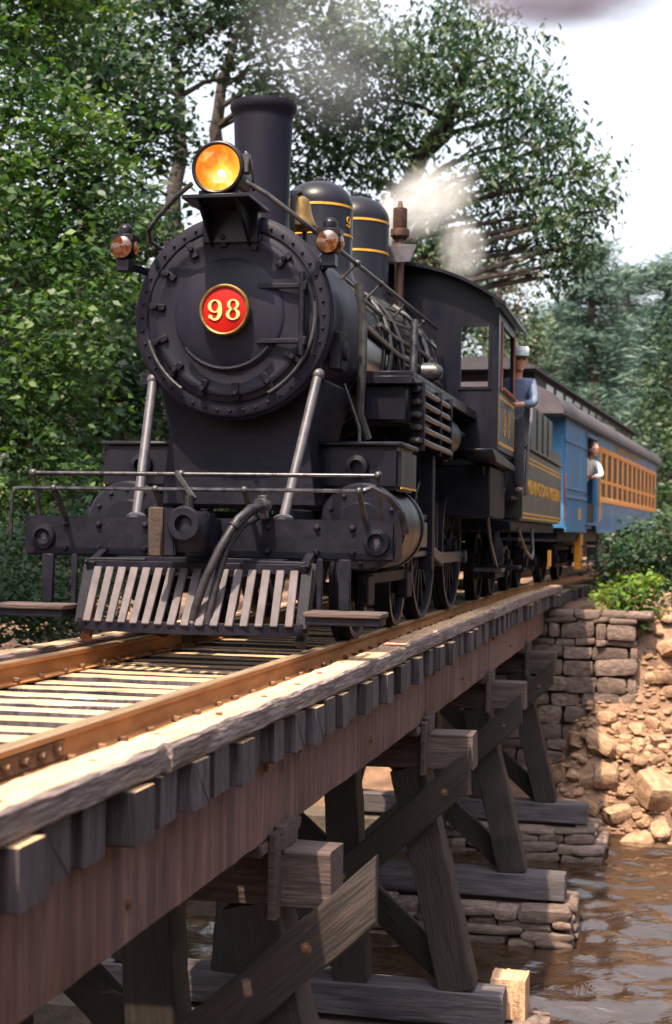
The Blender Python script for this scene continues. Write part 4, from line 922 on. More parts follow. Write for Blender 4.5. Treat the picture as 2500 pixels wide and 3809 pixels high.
# ================================================================== COACH (local frame: y = 0 at its near end)
ca = .080
coach = thing('passenger_coach', 'blue wooden passenger coach with orange window strip and grey clerestory roof', 'coach', (.085, 24.75, 0), -ca)
CW, CL = 1.375, 16.4
cb = B()
for sx in (-1, 1):
    w0, w1 = sorted((sx*(CW-.06), sx*(CW-.012)))
    dA, dB = (2.55, 3.95)
    cb.box(w0, w1, 0, dA, .95, 2.80).box(w0, w1, dA, dB, 2.66, 2.80).box(w0, w1, dB, 4.45, .95, 2.80).box(w0, w1, 4.45, CL-.35, .95, 1.50).box(w0, w1, 4.45, CL-.35, 2.50, 2.80).box(w0, w1, CL-.35, CL, .95, 2.80)
cb.box(-CW+.06, CW-.06, 0, .05, .95, 2.85).box(-CW+.06, CW-.06, CL-.05, CL, .95, 2.85).box(-.95, .95, 0, .05, 2.85, 3.22).box(-.95, .95, CL-.05, CL, 2.85, 3.22).box(-CW+.06, CW-.06, .05, CL-.05, .95, 1.06)
cb.build('coach_body', BLUE, coach, local=True)
# vertical match boarding on the visible side, board by board
bd = [B() for _ in range(3)]
bw = .172
plank_a = timber('board', .62, bw-.006, .022, BLUE, seed=700, seg=3, jit=.0012, axis='z', bev=.005)
plank_b = timber('board', 1.86, bw-.006, .022, BLUE, seed=701, seg=4, jit=.0012, axis='z', bev=.005)
plank_c = timber('board', .26, bw-.006, .022, BLUE, seed=702, seg=2, jit=.0012, axis='z', bev=.005)
y = .02
while y < CL-.05:
    yc = y+bw/2
    if yc < 2.50 or 4.02 < yc < 4.36 or yc > CL-.33: place('board', plank_b, coach, (CW, yc, .93+.93), (0, 0, R(90)), local=True)
    elif yc > 4.36:
        place('board', plank_a, coach, (CW, yc, .93+.31), (0, 0, R(90)), local=True); place('board', plank_c, coach, (CW, yc, 2.66), (0, 0, R(90)), local=True)
    y += bw
for (za, zb) in ((.88, .95), (1.50-.05, 1.50), (2.755, 2.80)):
    segs = ((0, 2.5), (4.0, CL)) if za < 2 else ((0, CL),)
    for (ya, yb) in segs: B().box(CW+.011, CW+.030, ya, yb if za != 1.45 else min(yb, 4.35) if ya > 3 else yb, za, zb).build('belt_rail', BLUE, coach, bevel=.004, local=True)
B().box(CW+.011, CW+.03, .0, 2.5, 1.60, 1.65).build('belt_rail', BLUE, coach, local=True); B().box(CW+.011, CW+.03, .0, 2.5, 2.38, 2.42).build('belt_rail', BLUE, coach, local=True)
# doorway
B().box(CW-.04, CW+.022, 2.50, 2.56, 1.06, 2.66).box(CW-.04, CW+.022, 3.94, 4.0, 1.06, 2.66).box(CW-.04, CW+.022, 2.5, 4.0, 2.63, 2.70).box(CW-.10, CW+.06, 2.5, 4.0, 1.02, 1.06).build('door_frame', BLUE, coach, local=True)
B().box(CW-.35, CW-.31, 2.56, 3.94, 1.06, 1.75).box(CW-.06, CW-.03, 2.58, 3.92, 1.06, 1.42).build('half_door', DARKIN, coach, local=True)
B().tube([(CW+.05, 4.06, 1.10), (CW+.07, 4.06, 1.14), (CW+.07, 4.06, 1.70), (CW+.05, 4.06, 1.74)], .018, 6).build('door_handrail', YEL, coach, local=True)
B().box(CW+.012, CW+.02, 1.55, 1.85, 1.10, 1.30).build('emblem', GOLD, coach, local=True)
sm = txt_mesh('WILMINGTON & WESTERN', .2, GOLD)
letters(coach, sm, GOLD, (CW+.02, 9.2, 2.66), (R(90), 0, R(90)), (1.9, .75, 1))
# orange window strip
WA, WB, ZA, ZB = 4.45, CL-.35, 1.50, 2.52
of = B().box(CW-.03, CW+.026, WA-.06, WB, ZB-.07, ZB+.03).box(CW-.03, CW+.026, WA-.06, WB, ZA-.02, ZA+.09).box(CW-.03, CW+.026, WA-.06, WA+.16, ZA+.09, ZB-.07).build('window_strip_frame', ORANGE, coach, bevel=.004, local=True)
NW = 12; pw = (WB-WA-.16)/NW
for k in range(NW):
    y0 = WA+.16+k*pw
    B().box(CW+.006, CW+.022, y0+pw-.30, y0+pw, ZA+.09, ZB-.07).build('window_post', ORANGE, coach, local=True)
    B().box(CW+.006, CW+.018, y0, y0+pw-.30, ZA+.36, ZA+.43).build('window_rail', ORANGE, coach, local=True)
    B().box(CW-.01, CW+.002, y0, y0+pw-.30, ZA+.09, ZB-.07).build('window_pane', WPANE, coach, local=True)
# roof
ry0, ry1 = -.75, CL+.75
lp = [(x*s, 2.86+.34*math.sqrt(max(0, 1-((x-.80)/.66)**2)) if x > .8 else 3.20) for s in (1,) for x in np.linspace(1.46, .72, 12)]
prof_r = [(1.46, 2.78)]+[(x, z) for x, z in [(1.46, 2.83), (1.42, 2.95), (1.32, 3.07), (1.16, 3.17), (.98, 3.25), (.80, 3.30)]]+[(-x, z) for x, z in [(.80, 3.30), (.98, 3.25), (1.16, 3.17), (1.32, 3.07), (1.42, 2.95), (1.46, 2.83)]]+[(-1.46, 2.78)]
roof = B().prism(prof_r, lambda u, v, d: Vector((u, d, v)), ry0, ry1).build('roof', ROOFM, coach, local=True)
B().box(1.455, 1.475, ry0, ry1, 2.76, 2.80).box(-1.475, -1.455, ry0, ry1, 2.76, 2.80).build('gutter', ROOFD, coach, local=True)
cp_ = [(.80, 3.25), (.80, 3.46)]
B().box(-.78, .78, ry0+1.2, ry1-1.2, 3.25, 3.56).build('clerestory', ROOFD, coach, local=True)
ct = [(.90, 3.56), (.90, 3.60), (.7, 3.70), (.4, 3.76), (0, 3.78), (-.4, 3.76), (-.7, 3.70), (-.9, 3.60), (-.9, 3.56)]
B().prism(ct, lambda u, v, d: Vector((u, d, v)), ry0+.5, ry1-.5).build('clerestory_roof', ROOFD, coach, local=True)
for k in range(12): B().box(.775, .79, 1.6+k*1.15, 2.4+k*1.15, 3.34, 3.52).build('clerestory_window', GLASS, coach, local=True)
for yy in (2.2, 7.6): B().beam((1.30, yy, 3.10), (.95, yy+.9, 3.285), .05, .04).build('roof_cleat', ROOFD, coach, local=True)
# underframe
B().box(-1.25, 1.25, .1, CL-.1, .72, .93).box(-.5, .5, 5.5, 10.5, .35, .72).build('underframe', GRIME, coach, local=True)
truck(coach, 2.2, 1.9, .42); truck(coach, CL-2.2, 1.9, .42)
B().box(1.20, 1.30, 2.45, 2.85, .22, .86).build('orange_step_side', ORANGE, coach, local=True)
B().box(1.05, 1.28, 5.2, 6.3, .30, .84).build('battery_box', GREYBAR, coach, bevel=.01, local=True); B().box(1.05, 1.26, 7.2, 8.2, .30, .84).build('battery_box', ROOFM, coach, bevel=.01, local=True)
B().box(.95, 1.40, 2.6, 3.8, .34, .37).box(.95, 1.40, 2.6, 3.8, .62, .65).build('coach_step', GREYBAR, coach, local=True)
B().box(-.25, .25, -.5, .1, .70, .90).build('coach_coupler', GRIME, coach, local=True)

# ================================================================== PEOPLE
def skinned(name, verts, edges, m, parent, root=0, sub=2):
    me = bpy.data.meshes.new(name); me.from_pydata([v[0] for v in verts], edges, []); me.materials.append(m)
    o = bpy.data.objects.new(name, me); COL.objects.link(o)
    sk = o.modifiers.new('skin', 'SKIN'); sk.use_smooth_shade = True
    lay = me.skin_vertices[0].data if me.skin_vertices else None
    if lay is None:
        bpy.context.view_layer.objects.active = o; bpy.ops.mesh.customdata_skin_add() if hasattr(bpy.ops.mesh, 'customdata_skin_add') else None
        lay = me.skin_vertices[0].data
    for i, v in enumerate(verts):
        r = v[1]; lay[i].radius = (r, r) if not isinstance(r, tuple) else r; lay[i].use_root = (i == root)
    ss = o.modifiers.new('subdivision', 'SUBSURF'); ss.levels = sub; ss.render_levels = sub
    if parent: adopt(o, parent)
    return o
def head_at(parent, c, look, s=1.0, cap=True, hairm=HAIR):
    """head centred at c, facing 'look'; returns nothing, pieces are children of the person"""
    f = Vector(look).normalized(); rt = f.cross(Vector((0, 0, 1))).normalized(); up = rt.cross(f)
    M = Matrix((rt, f, up)).transposed(); c = Vector(c)
    bm = bmesh.new(); bmesh.ops.create_uvsphere(bm, u_segments=28, v_segments=20, radius=1)
    for v in bm.verts:
        x, y, z = v.co
        w = .075*(1-.18*max(0, -z)-.05*max(0, z)); d = .095; h = .118
        p = Vector((x*w, y*d, z*h))
        if z < -.2: p.y += .012*(-z-.2); p.x *= 1-.25*max(0, -z-.35)
        if y > .6: p.y -= .010*(1-abs(x))                                   # flatter face
        if y > .75 and abs(x) < .18 and -.35 < z < .10: p.y += .020*(1-abs(x)/.18)*(1-(abs(z+.15)/.25)**2*.8)    # nose
        if y > .55 and .10 < z < .28: p.y += .006                            # brow
        if y > .6 and .14 < abs(x) < .45 and -.02 < z < .13: p.y -= .008      # eye sockets
        if y > .7 and abs(x) < .3 and -.62 < z < -.48: p.y += .006            # lips
        if z < -.75 and y > .1: p.y += .012                                   # chin
        v.co = c + M @ (p*s)
    me = bpy.data.meshes.new('head'); bm.to_mesh(me); bm.free(); me.materials.append(SKIN); me.polygons.foreach_set('use_smooth', [True]*len(me.polygons))
    P = lambda x, y, z: c + M @ (Vector((x, y, z))*s)
    place('head', me, parent)
    for sx in (-1, 1):
        B().sph(P(sx*.030, .080, .010), .011*s, 10, 7).build('eye', DKEYE, parent); B().sph(P(sx*.077, -.005, -.005), .026*s, 10, 7, (.4, .8, 1.25)).build('ear', SKIN, parent)
    hr = B().sph(P(0, -.022, .032), .100*s, 20, 12, (.86, .98, 1.0)).build('hair', hairm, parent)
    if cap:
        k_ = B().lathe([(.092*s, .0), (.096*s, .03*s), (.098*s, .075*s), (.085*s, .098*s), (.02*s, .105*s), (.002, .105*s)], P(0, -.008, .045), up, 24).build('cap', CAPM, parent)
        vs_ = []; n_ = 14
        for j in range(n_+1):
            t = math.pi*j/n_; vs_ += [P(.092*math.cos(t), -.008+.092*math.sin(t)*.95, .048), P(.098*math.cos(t), .02+.145*math.sin(t), .036), P(.092*math.cos(t), -.008+.092*math.sin(t)*.95, .038)]
        fs = []
        for j in range(n_): a = 3*j; fs += [(a, a+1, a+4, a+3), (a+1, a+2, a+5, a+4), (a+2, a, a+3, a+5)]
        B().add(vs_, fs).build('cap_brim', BRIM, k_)
def hand(vs_, es, wrist_i, d, side, s=1.0):
    """five short finger chains growing from a palm vertex"""
    w = Vector(vs_[wrist_i][0]); d = Vector(d).normalized(); side = Vector(side).normalized(); n = d.cross(side)
    vs_.append((tuple(w+d*.05), (.034*s, .018*s))); palm = len(vs_)-1; es.append((wrist_i, palm))
    for j, (o_, L_) in enumerate(((-.030, .060), (-.010, .072), (.010, .068), (.030, .052))):
        b0 = w+d*.085+side*o_; m_ = b0+d*L_*.5+n*.008; e_ = m_+d*L_*.35+n*.026
        i0 = len(vs_); vs_ += [(tuple(b0), .010), (tuple(m_), .009), (tuple(e_), .008)]; es += [(palm, i0), (i0, i0+1), (i0+1, i0+2)]
    t0 = w+d*.035-side*.045; t1 = t0+d*.035-side*.018; i0 = len(vs_); vs_ += [(tuple(t0), .012), (tuple(t1), .010)]; es += [(palm, i0), (i0, i0+1)]
def person(label, base, pel, chest, neck, headc, look, armL, armR, legL, legR, shirt, pants, cap, lh=None, rh=None):
    o = thing('person', label, 'person', base)
    V3 = Vector
    vs_ = [(pel, .10), (tuple((V3(pel)*.5+V3(chest)*.5)), .09), (chest, .09), (neck, .055), (tuple(V3(neck)*.35+V3(headc)*.65), .05)]
    es = [(0, 1), (1, 2), (2, 3), (3, 4)]
    for arm, hd in ((armL, lh), (armR, rh)):
        i0 = len(vs_); vs_ += [(arm[0], .05), (arm[1], .038), (arm[2], .030)]; es += [(2, i0), (i0, i0+1), (i0+1, i0+2)]
        dd = V3(arm[2])-V3(arm[1]); hand(vs_, es, i0+2, dd if hd is None else hd, dd.cross(V3((0, 1, .3))))
    for leg in (legL, legR):
        i0 = len(vs_); vs_ += [(leg[0], .085), (leg[1], .060), (leg[2], .042), (leg[3], (.04, .03))]; es += [(0, i0), (i0, i0+1), (i0+1, i0+2), (i0+2, i0+3)]
    vs_ = [(Vector(v[0]), v[1]) for v in vs_]
    skinned('body', vs_, es, SKIN, o, 0, 2)
    sv = [(tuple(V3(pel)-V3((0, 0, .04))), (.158, .135)), (pel, (.150, .125)), (tuple((V3(pel)*.5+V3(chest)*.5)), (.152, .128)), (chest, (.172, .13)), (tuple(V3(neck)*.8+V3(chest)*.2), .072)]; se = [(0, 1), (1, 2), (2, 3), (3, 4)]
    for arm in (armL, armR):
        i0 = len(sv); sv += [(arm[0], .080), (arm[1], .062), (tuple(V3(arm[1])*.2+V3(arm[2])*.8), .048)]; se += [(3, i0), (i0, i0+1), (i0+1, i0+2)]
    skinned('shirt', sv, se, shirt, o, 0, 2)
    pv_ = [(tuple(V3(pel)-V3((0, 0, .02))), (.146, .122)), (tuple(V3(pel)+V3((0, 0, .12))), (.135, .11))]; pe = [(0, 1)]
    for leg in (legL, legR):
        i0 = len(pv_); pv_ += [(leg[0], .102), (leg[1], .078), (leg[2], .066)]; pe += [(0, i0), (i0, i0+1), (i0+1, i0+2)]
    skinned('trousers', pv_, pe, pants, o, 0, 2)
    for leg in (legL, legR):
        a_, t_ = V3(leg[2]), V3(leg[3])
        B().sph(a_*.4+t_*.6+V3((0, 0, .0)), .055, 12, 8, (.85, 1.9, .8)).build('shoe', PANTS, o)
    head_at(o, headc, look, 1.14, cap)
    return o
ex, ey = 1.36, 17.52
person('engineer in blue grey shirt and pale cap leaning out between cab and tender', (ex, ey, 1.28), (1.30, 17.60, 2.20), (1.37, 17.52, 2.52), (1.40, 17.47, 2.70), (1.425, 17.42, 2.865), (.30, -1, -.02),
       ((1.56, 17.52, 2.60), (1.60, 17.40, 2.36), (1.44, 17.28, 2.34)), ((1.20, 17.50, 2.58), (1.16, 17.40, 2.36), (1.30, 17.22, 2.36)),
       ((1.39, 17.60, 2.12), (1.41, 17.52, 1.72), (1.42, 17.56, 1.36), (1.42, 17.44, 1.31)), ((1.22, 17.60, 2.12), (1.22, 17.55, 1.72), (1.22, 17.60, 1.36), (1.22, 17.48, 1.31)), SHIRTB, PANTS, True)
# a passenger leaning out of the coach doorway
M_c = Matrix.Translation((.085, 24.75, 0)) @ Matrix.Rotation(-ca, 4, 'Z')
cc = lambda x, y, z: tuple(M_c @ Vector((x, y, z)))
person('passenger in white shirt and dark trousers leaning out of the blue coach doorway', cc(1.2, 3.2, 1.06), cc(1.12, 3.30, 1.78), cc(1.30, 3.16, 2.10), cc(1.40, 3.08, 2.26), cc(1.46, 3.02, 2.41), (.35, -1, 0),
       (cc(1.50, 3.12, 2.16), cc(1.60, 3.02, 1.93), cc(1.44, 2.86, 1.90)), (cc(1.16, 3.10, 2.16), cc(1.16, 2.92, 1.92), cc(1.36, 2.80, 1.92)),
       (cc(1.20, 3.30, 1.70), cc(1.20, 3.22, 1.40), cc(1.20, 3.36, 1.14), cc(1.20, 3.24, 1.09)), (cc(1.04, 3.30, 1.70), cc(1.04, 3.22, 1.40), cc(1.04, 3.36, 1.14), cc(1.04, 3.24, 1.09)), SHIRTW, PANTS, False)

# ================================================================== TREES AND PLANTS
def leaf_cloud(rg, centers, per, spread, size, aspect=.55, droop=.35, jitter=.5):
    """quads (kite-shaped leaves) scattered round twig centres; returns V, Q"""
    C = np.repeat(centers, per, axis=0); n = len(C)
    P = C + rg.normal(0, 1, (n, 3))*np.array(spread)
    th = rg.uniform(0, 2*np.pi, n)
    d = np.stack([np.cos(th), np.sin(th), rg.normal(-droop, .35, n)], 1); d /= np.linalg.norm(d, axis=1)[:, None]
    nrm = np.stack([rg.normal(0, .55, n), rg.normal(-.25, .55, n), rg.uniform(.25, 1, n)], 1)
    s = np.cross(d, nrm); s /= np.linalg.norm(s, axis=1)[:, None]+1e-9
    L = size*rg.uniform(1-jitter, 1+jitter, n)[:, None]; Wd = L*aspect
    up = np.cross(s, d)
    V = np.stack([P-d*L*.5, P+s*Wd*.5-d*L*.08+up*L*.06, P+d*L*.5-up*L*.05, P-s*Wd*.5-d*L*.08+up*L*.06], 1).reshape(-1, 3)
    return V, np.arange(n*4).reshape(-1, 4)
def blob_centers(rg, blobs, dens, gap=.0):
    out = []
    for (c, r) in blobs:
        c = np.array(c); r = np.array(r if hasattr(r, '__len__') else (r, r, r))
        n = int(dens*(r[0]*r[1]*r[2])**(2/3))
        u = rg.normal(0, 1, (n, 3)); u /= np.linalg.norm(u, axis=1)[:, None]
        rad = rg.uniform(.35, 1.0, n)**.5
        bump = 1+.28*np.array([mnoise.noise(Vector((a[0]*2.2+c[0], a[1]*2.2+c[1], a[2]*2.2+c[2]))) for a in u])
        out.append(c+u*r*(rad*bump)[:, None])
    return np.concatenate(out)
def tree(name, label, trunk, tr, blobs, leafm, seed, size=.10, dens=90, per=16, spread=(.20, .20, .13), aspect=.55, droop=.35, barkm=BARK, cat='tree', group=None, limbs=True, limb_r=.5, twigs=True):
    rg = np.random.default_rng(seed); rd = random.Random(seed)
    base = Vector(trunk[0])
    t = thing(name, label, cat, tuple(base), group=group)
    N = len(trunk)
    pts = [Vector(p) for p in trunk]
    # smoothed trunk
    tp = []; trr = []
    for i in range(N-1):
        for k in range(5):
            s = k/5; p = pts[i].lerp(pts[i+1], s); u = (i+s)/(N-1)
            tp.append(p+Vector((mnoise.noise(p*.9), mnoise.noise(p*.9+Vector((9, 0, 0))), 0))*tr*.5); trr.append(tr*(1-.62*u)*(1.25 if i+s < .25 else 1))
    tp.append(pts[-1]); trr.append(tr*.3)
    tb = B().tube(tp, trr, 10)
    if limbs:
        for (c, r) in blobs:
            c = Vector(c); r0 = r if not hasattr(r, '__len__') else sum(r)/3
            j = min(range(len(tp)), key=lambda q: abs(tp[q].z-(c.z-.55*max(.8, (c-tp[q]).length*.55)))+.25*(c-tp[q]).length)
            a = tp[j]; rr = trr[j]*limb_r; L = (c-a).length
            if L < .3: continue
            m1 = a.lerp(c, .35)+Vector((rd.uniform(-.1, .1), rd.uniform(-.1, .1), .10))*L; m2 = a.lerp(c, .7)+Vector((rd.uniform(-.08, .08), rd.uniform(-.08, .08), .06))*L
            tb.tube([a, m1, m2, c], [rr, rr*.75, rr*.5, rr*.25], 7)
            if twigs:
                for k in range(5):
                    q = m2.lerp(c, rd.uniform(-.4, 1)); e = c+Vector((rd.uniform(-1, 1), rd.uniform(-1, 1), rd.uniform(-.8, .9)))*r0*.85
                    mm = q.lerp(e, .5)+Vector((0, 0, .12*r0)); tb.tube([q, mm, e], [rr*.3, rr*.2, rr*.07], 5)
    tb.build('trunk', barkm, t)
    ctr = blob_centers(rg, blobs, dens)
    Vv, Q = leaf_cloud(rg, ctr, per, spread, size, aspect, droop)
    cr_o = place('crown', np_mesh('crown', Vv, Q, leafm), t)
    return t
def A(px, py, Y): return tuple(at(px, py, Y))
# big maple on the left edge, three leafy masses, lit by the sun
tree('maple_tree', 'bright green maple filling the left edge beside the locomotive', [(-8.6, 21.5, -1.2), (-8.5, 21.5, 2), (-8.2, 21.3, 5), (-8.0, 21.0, 8.5)], .24,
     [(A(-60, 150, 20.5), (1.3, 1.2, 1.0)), (A(60, 60, 21), (1.1, 1.2, .9)), (A(100, 300, 20.5), (1.0, 1.1, .8)), (A(190, 350, 20), (.75, .9, .6)), (A(40, 480, 20), (1.1, 1.2, .8)), (A(190, 540, 20), (.8, .9, .55)), (A(90, 640, 19.8), (1.0, 1.0, .6)), (A(-70, 700, 20), (1.1, 1.2, .9)), (A(230, 430, 20.3), (.55, .7, .45)), (A(-150, 350, 21), (1.4, 1.2, 1.6)), (A(-20, -120, 21), (1.5, 1.3, 1.2)), (A(120, -60, 22), (1.2, 1.2, .9))], LEAF_L, 11, size=.135, dens=40, per=40, spread=(.33, .33, .10))
tree('maple_sapling', 'low leafy maple boughs at the left beside the pilot', [(-7.0, 19.5, -1.4), (-6.7, 19.3, .6), (-6.4, 19.2, 2.6), (-6.2, 19.2, 4.0)], .11,
     [(A(60, 860, 19), (.9, .9, .55)), (A(150, 760, 19), (.8, .8, .45)), (A(40, 1010, 19), (1.0, .9, .5)), (A(150, 960, 19), (.55, .7, .4)), (A(-80, 930, 19), (1.0, 1.0, .9)), (A(110, 1110, 18.8), (.75, .7, .40)), (A(20, 1200, 18.8), (.9, .8, .4)), (A(205, 690, 19.5), (.5, .6, .35)), (A(215, 860, 19.5), (.35, .5, .3))], LEAF_L, 12, size=.135, dens=38, per=36, spread=(.30, .30, .09))
# unseen tree added left of the bridge, crown spread to shade bank and sill
tree('added_shade_tree', 'tall unseen tree added left of the bridge to shade the left bank', [(-8.2, 8.5, -1.5), (-8.0, 8.6, 3), (-7.2, 9.0, 6.0), (-6.2, 9.4, 8.5)], .32,
     [((-5.6+dx, yy, zz), (1.6, 1.5, .9)) for (dx, yy, zz) in ((0, 5.2, 8.4), (-1.3, 6.4, 8.0), (.9, 6.8, 8.6), (-.6, 8.2, 8.4), (.9, 8.8, 8.7), (-1.6, 9.6, 8.0), (0, 10.6, 8.9), (1.2, 11.0, 8.8), (-1.2, 12.2, 8.4), (.6, 12.8, 8.8), (1.3, 5.2, 8.8), (1.9, 3.6, 8.7), (2.0, 1.4, 8.8), (.6, 1.6, 8.5), (-2.8, 8.0, 7.6), (-2.8, 10.8, 7.8), (.2, 3.4, 8.6))], LEAF_D, 19, size=.26, dens=62, per=16, spread=(.32, .32, .16))
# trees just behind: darker understory
tree('dark_tree', 'dark shaded tree behind the bright maple, left of the smokebox', [(-8.3, 27, -1.0), (-8.1, 27, 3), (-8.0, 27, 6), (-8.2, 27, 9)], .2,
     [(A(240, 250, 27), (1.5, 1.3, 1.2)), (A(180, 90, 27), (1.4, 1.3, 1.1)), (A(300, 500, 27), (1.0, 1.0, .9)), (A(290, 680, 27), (1.0, 1.1, 1.0)), (A(240, 860, 26), (1.0, 1.0, .9)), (A(330, 860, 26), (.9, 1.0, .8)), (A(270, 1020, 26), (1.1, 1.0, .8)), (A(150, 1150, 25), (1.4, 1.0, .8)), (A(360, 330, 28), (.8, .9, .7)), (A(330, 1150, 26), (1.2, 1.0, .7)), (A(480, 1000, 28), (1.4, 1.0, 1.2))], LEAF_D, 13, size=.18, dens=70, per=18, spread=(.28, .28, .12))
tree('forked_tree', 'tall dark forked tree rising behind the headlight with sky showing through', [A(395, 1150, 33), A(400, 620, 33), A(408, 420, 33), A(420, 250, 33), A(400, 120, 33)], .26,
     [(A(300, 60, 33), (1.6, 1.4, .8)), (A(420, 30, 33), (1.4, 1.3, .7)), (A(520, 60, 33), (1.3, 1.2, .6)), (A(330, 190, 33), (1.0, 1.1, .6)), (A(470, 140, 33), (.9, 1.0, .5)), (A(600, 40, 33), (1.2, 1.2, .7)), (A(250, 150, 33), (1.1, 1.1, .7)), (A(560, 180, 33), (.8, .9, .45)), (A(450, -80, 33), (2.2, 1.5, 1.0)), (A(640, -60, 33), (1.5, 1.3, .9)), (A(330, 480, 33), (.5, .7, .4))], LEAF_D, 14, size=.19, dens=33, per=16, spread=(.30, .30, .14), limb_r=.55)
tree('leaning_tree', 'dark trunked tree leaning behind the smokestack', [A(600, 1100, 36), A(560, 600, 36), A(500, 300, 36), A(520, 180, 36), A(560, 60, 36)], .24,
     [(A(690, 130, 36), (1.5, 1.4, .9)), (A(640, 250, 36), (1.1, 1.1, .6)), (A(740, 230, 36), (1.2, 1.2, .8)), (A(720, 20, 36), (1.7, 1.4, .8)), (A(700, 380, 36.5), (1.2, 1.1, .9)), (A(560, 560, 37), (1.0, 1.0, .7)), (A(440, 660, 37), (1.3, 1.0, .9)), (A(800, 60, 36), (1.0, 1.1, .7)), (A(850, 130, 36), (.8, .9, .55))], LEAF_C, 15, size=.20, dens=38, per=16, spread=(.30, .30, .16))
# the big spreading tree right of the stack
tree('spreading_tree', 'large spreading tree with drooping leaf clusters against the white sky, right of the smokestack', [A(860, 1150, 38), A(880, 700, 38), A(930, 460, 38), A(1000, 340, 37.5), A(1060, 240, 37), A(1090, 150, 37)], .34,
     [(A(1000, 80, 37), (1.0, 1.2, .7)), (A(1100, 50, 37), (.9, 1.0, .75)), (A(1060, 150, 36.5), (1.3, 1.3, .8)), (A(1170, 130, 37), (1.1, 1.2, .7)), (A(960, 190, 37), (1.2, 1.2, .8)), (A(1210, 230, 36.5), (1.0, 1.1, .75)), (A(1280, 250, 37), (.6, .9, .5)), (A(1120, 260, 36.5), (1.1, 1.2, .6)), (A(880, 230, 37), (1.2, 1.2, .8)), (A(840, 330, 37), (1.3, 1.2, .8)), (A(940, 330, 37), (1.0, 1.1, .65)), (A(1220, 330, 36.5), (.9, 1.1, .6)), (A(1320, 330, 36.5), (.55, .8, .45)), (A(1300, 420, 36), (.85, 1.0, .6)), (A(1380, 400, 36), (.6, .8, .5)), (A(1200, 420, 36.5), (.9, 1.0, .5)), (A(1390, 490, 36), (.55, .7, .45)), (A(1320, 520, 36), (.8, .9, .55)), (A(1330, 610, 36), (.5, .7, .6)), (A(1240, 500, 36.5), (.7, .8, .45)), (A(1130, 400, 36.5), (.7, .9, .4)), (A(900, 420, 37), (1.1, 1.1, .6)), (A(800, 400, 37.5), (1.1, 1.0, .7)), (A(770, 290, 37.5), (1.0, 1.0, .7)), (A(900, 120, 37.5), (1.0, 1.0, .6)), (A(1040, 480, 37), (.8, .9, .4)), (A(980, 570, 37), (.9, .9, .5)), (A(1180, 580, 37.5), (.7, .7, .5)), (A(1110, 500, 37), (.8, .8, .45)), (A(1070, 580, 37.5), (.8, .8, .5)), (A(1350, 560, 36), (.6, .7, .6)), (A(1300, 640, 36.2), (.45, .6, .5)), (A(1260, 580, 36.5), (.6, .7, .45))],
     LEAF_C, 16, size=.20, dens=44, per=15, spread=(.28, .28, .24), aspect=.42, droop=.9, limb_r=.42)
tree('twiggy_tree', 'sparse brown twiggy tree behind the cab roof', [A(1140, 1100, 44), A(1150, 760, 44), A(1170, 600, 44), A(1190, 520, 44)], .12,
     [(A(1170, 640, 44), (.9, .9, .9)), (A(1210, 720, 44), (.9, .9, .9)), (A(1130, 700, 44), (.7, .8, .8)), (A(1240, 640, 44), (.7, .8, .6)), (A(1220, 820, 43), (.8, .8, .8))], LEAF_T, 17, size=.10, dens=26, per=8, spread=(.3, .3, .25), barkm=BARK)
# background forest (each one a tree of its own)
bgs = [(-60, 560, 34, 'far left, behind the bright maple'), (380, 720, 42, 'behind the left marker lamp'), (520, 760, 48, 'behind the locomotive boiler'), (250, 640, 46, 'between the maple and the forked tree'), (700, 620, 46, 'behind the bell and domes'), (860, 640, 52, 'behind the whistle'), (1000, 660, 50, 'behind the cab roof'), (130, 700, 38, 'behind the low maple boughs'), (1120, 720, 58, 'seen through the cab window'), (1240, 830, 84, 'far off, just right of the cab'), (1330, 800, 90, 'far off, above the coach roof'), (1410, 850, 86, 'far off, right of the red trunked pine'), (1490, 820, 92, 'far off, near the right edge'), (1555, 840, 88, 'far off, at the right edge')]
for i, (px, py, Y, wh) in enumerate(bgs):
    g = at(px, 1330, Y)
    blobs = []
    rd = random.Random(50+i); H = at(px, py, Y).z+1.5
    for k in range(12):
        z = g.z+(.10+.08*k)*(H-g.z); w_ = (1.5 if k < 10 else 1.0)*(1 if Y < 60 else 1.5)
        blobs.append(((g.x+rd.uniform(-1.6, 1.6), Y+rd.uniform(-1, 1.2), z), (w_*rd.uniform(.9, 1.3), w_, .9)))
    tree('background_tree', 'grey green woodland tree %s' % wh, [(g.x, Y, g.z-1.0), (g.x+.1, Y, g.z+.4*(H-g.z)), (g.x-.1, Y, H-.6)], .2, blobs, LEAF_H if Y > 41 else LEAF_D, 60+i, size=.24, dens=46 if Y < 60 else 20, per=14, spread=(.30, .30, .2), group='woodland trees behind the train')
# woodland standing behind and beside the photographer, it darkens what the paint mirrors
ring = [(13, -9, 'behind the photographer, far right'), (6, -14, 'behind the photographer, right'), (-3, -16, 'behind the photographer, left'), (18, 0, 'right of the photographer'), (19, 9, 'right of the creek, near'), (18, 18, 'right of the creek, far'), (15, 27, 'beyond the creek at the right'), (-24, 2, 'far left of the bridge, near'), (-22, 24, 'far left of the bridge, far'), (12, 36, 'right of the coach, out of the picture')]
for i, (x, y, wh) in enumerate(ring):
    rd = random.Random(900+i); z0 = height(x, y)
    blobs = [((x+rd.uniform(-2.4, 2.4), y+rd.uniform(-2.2, 2.2), z0+1.2+.95*k), (2.6, 2.4, 1.3)) for k in range(11)]
    tree('surrounding_tree', 'woodland tree standing %s' % wh, [(x, y, z0-.3), (x, y, z0+5), (x+.2, y, z0+10)], .3, blobs, LEAF_D, 900+i, size=.42, dens=30, per=13, spread=(.5, .5, .3), group='woodland around the viewpoint', twigs=False)
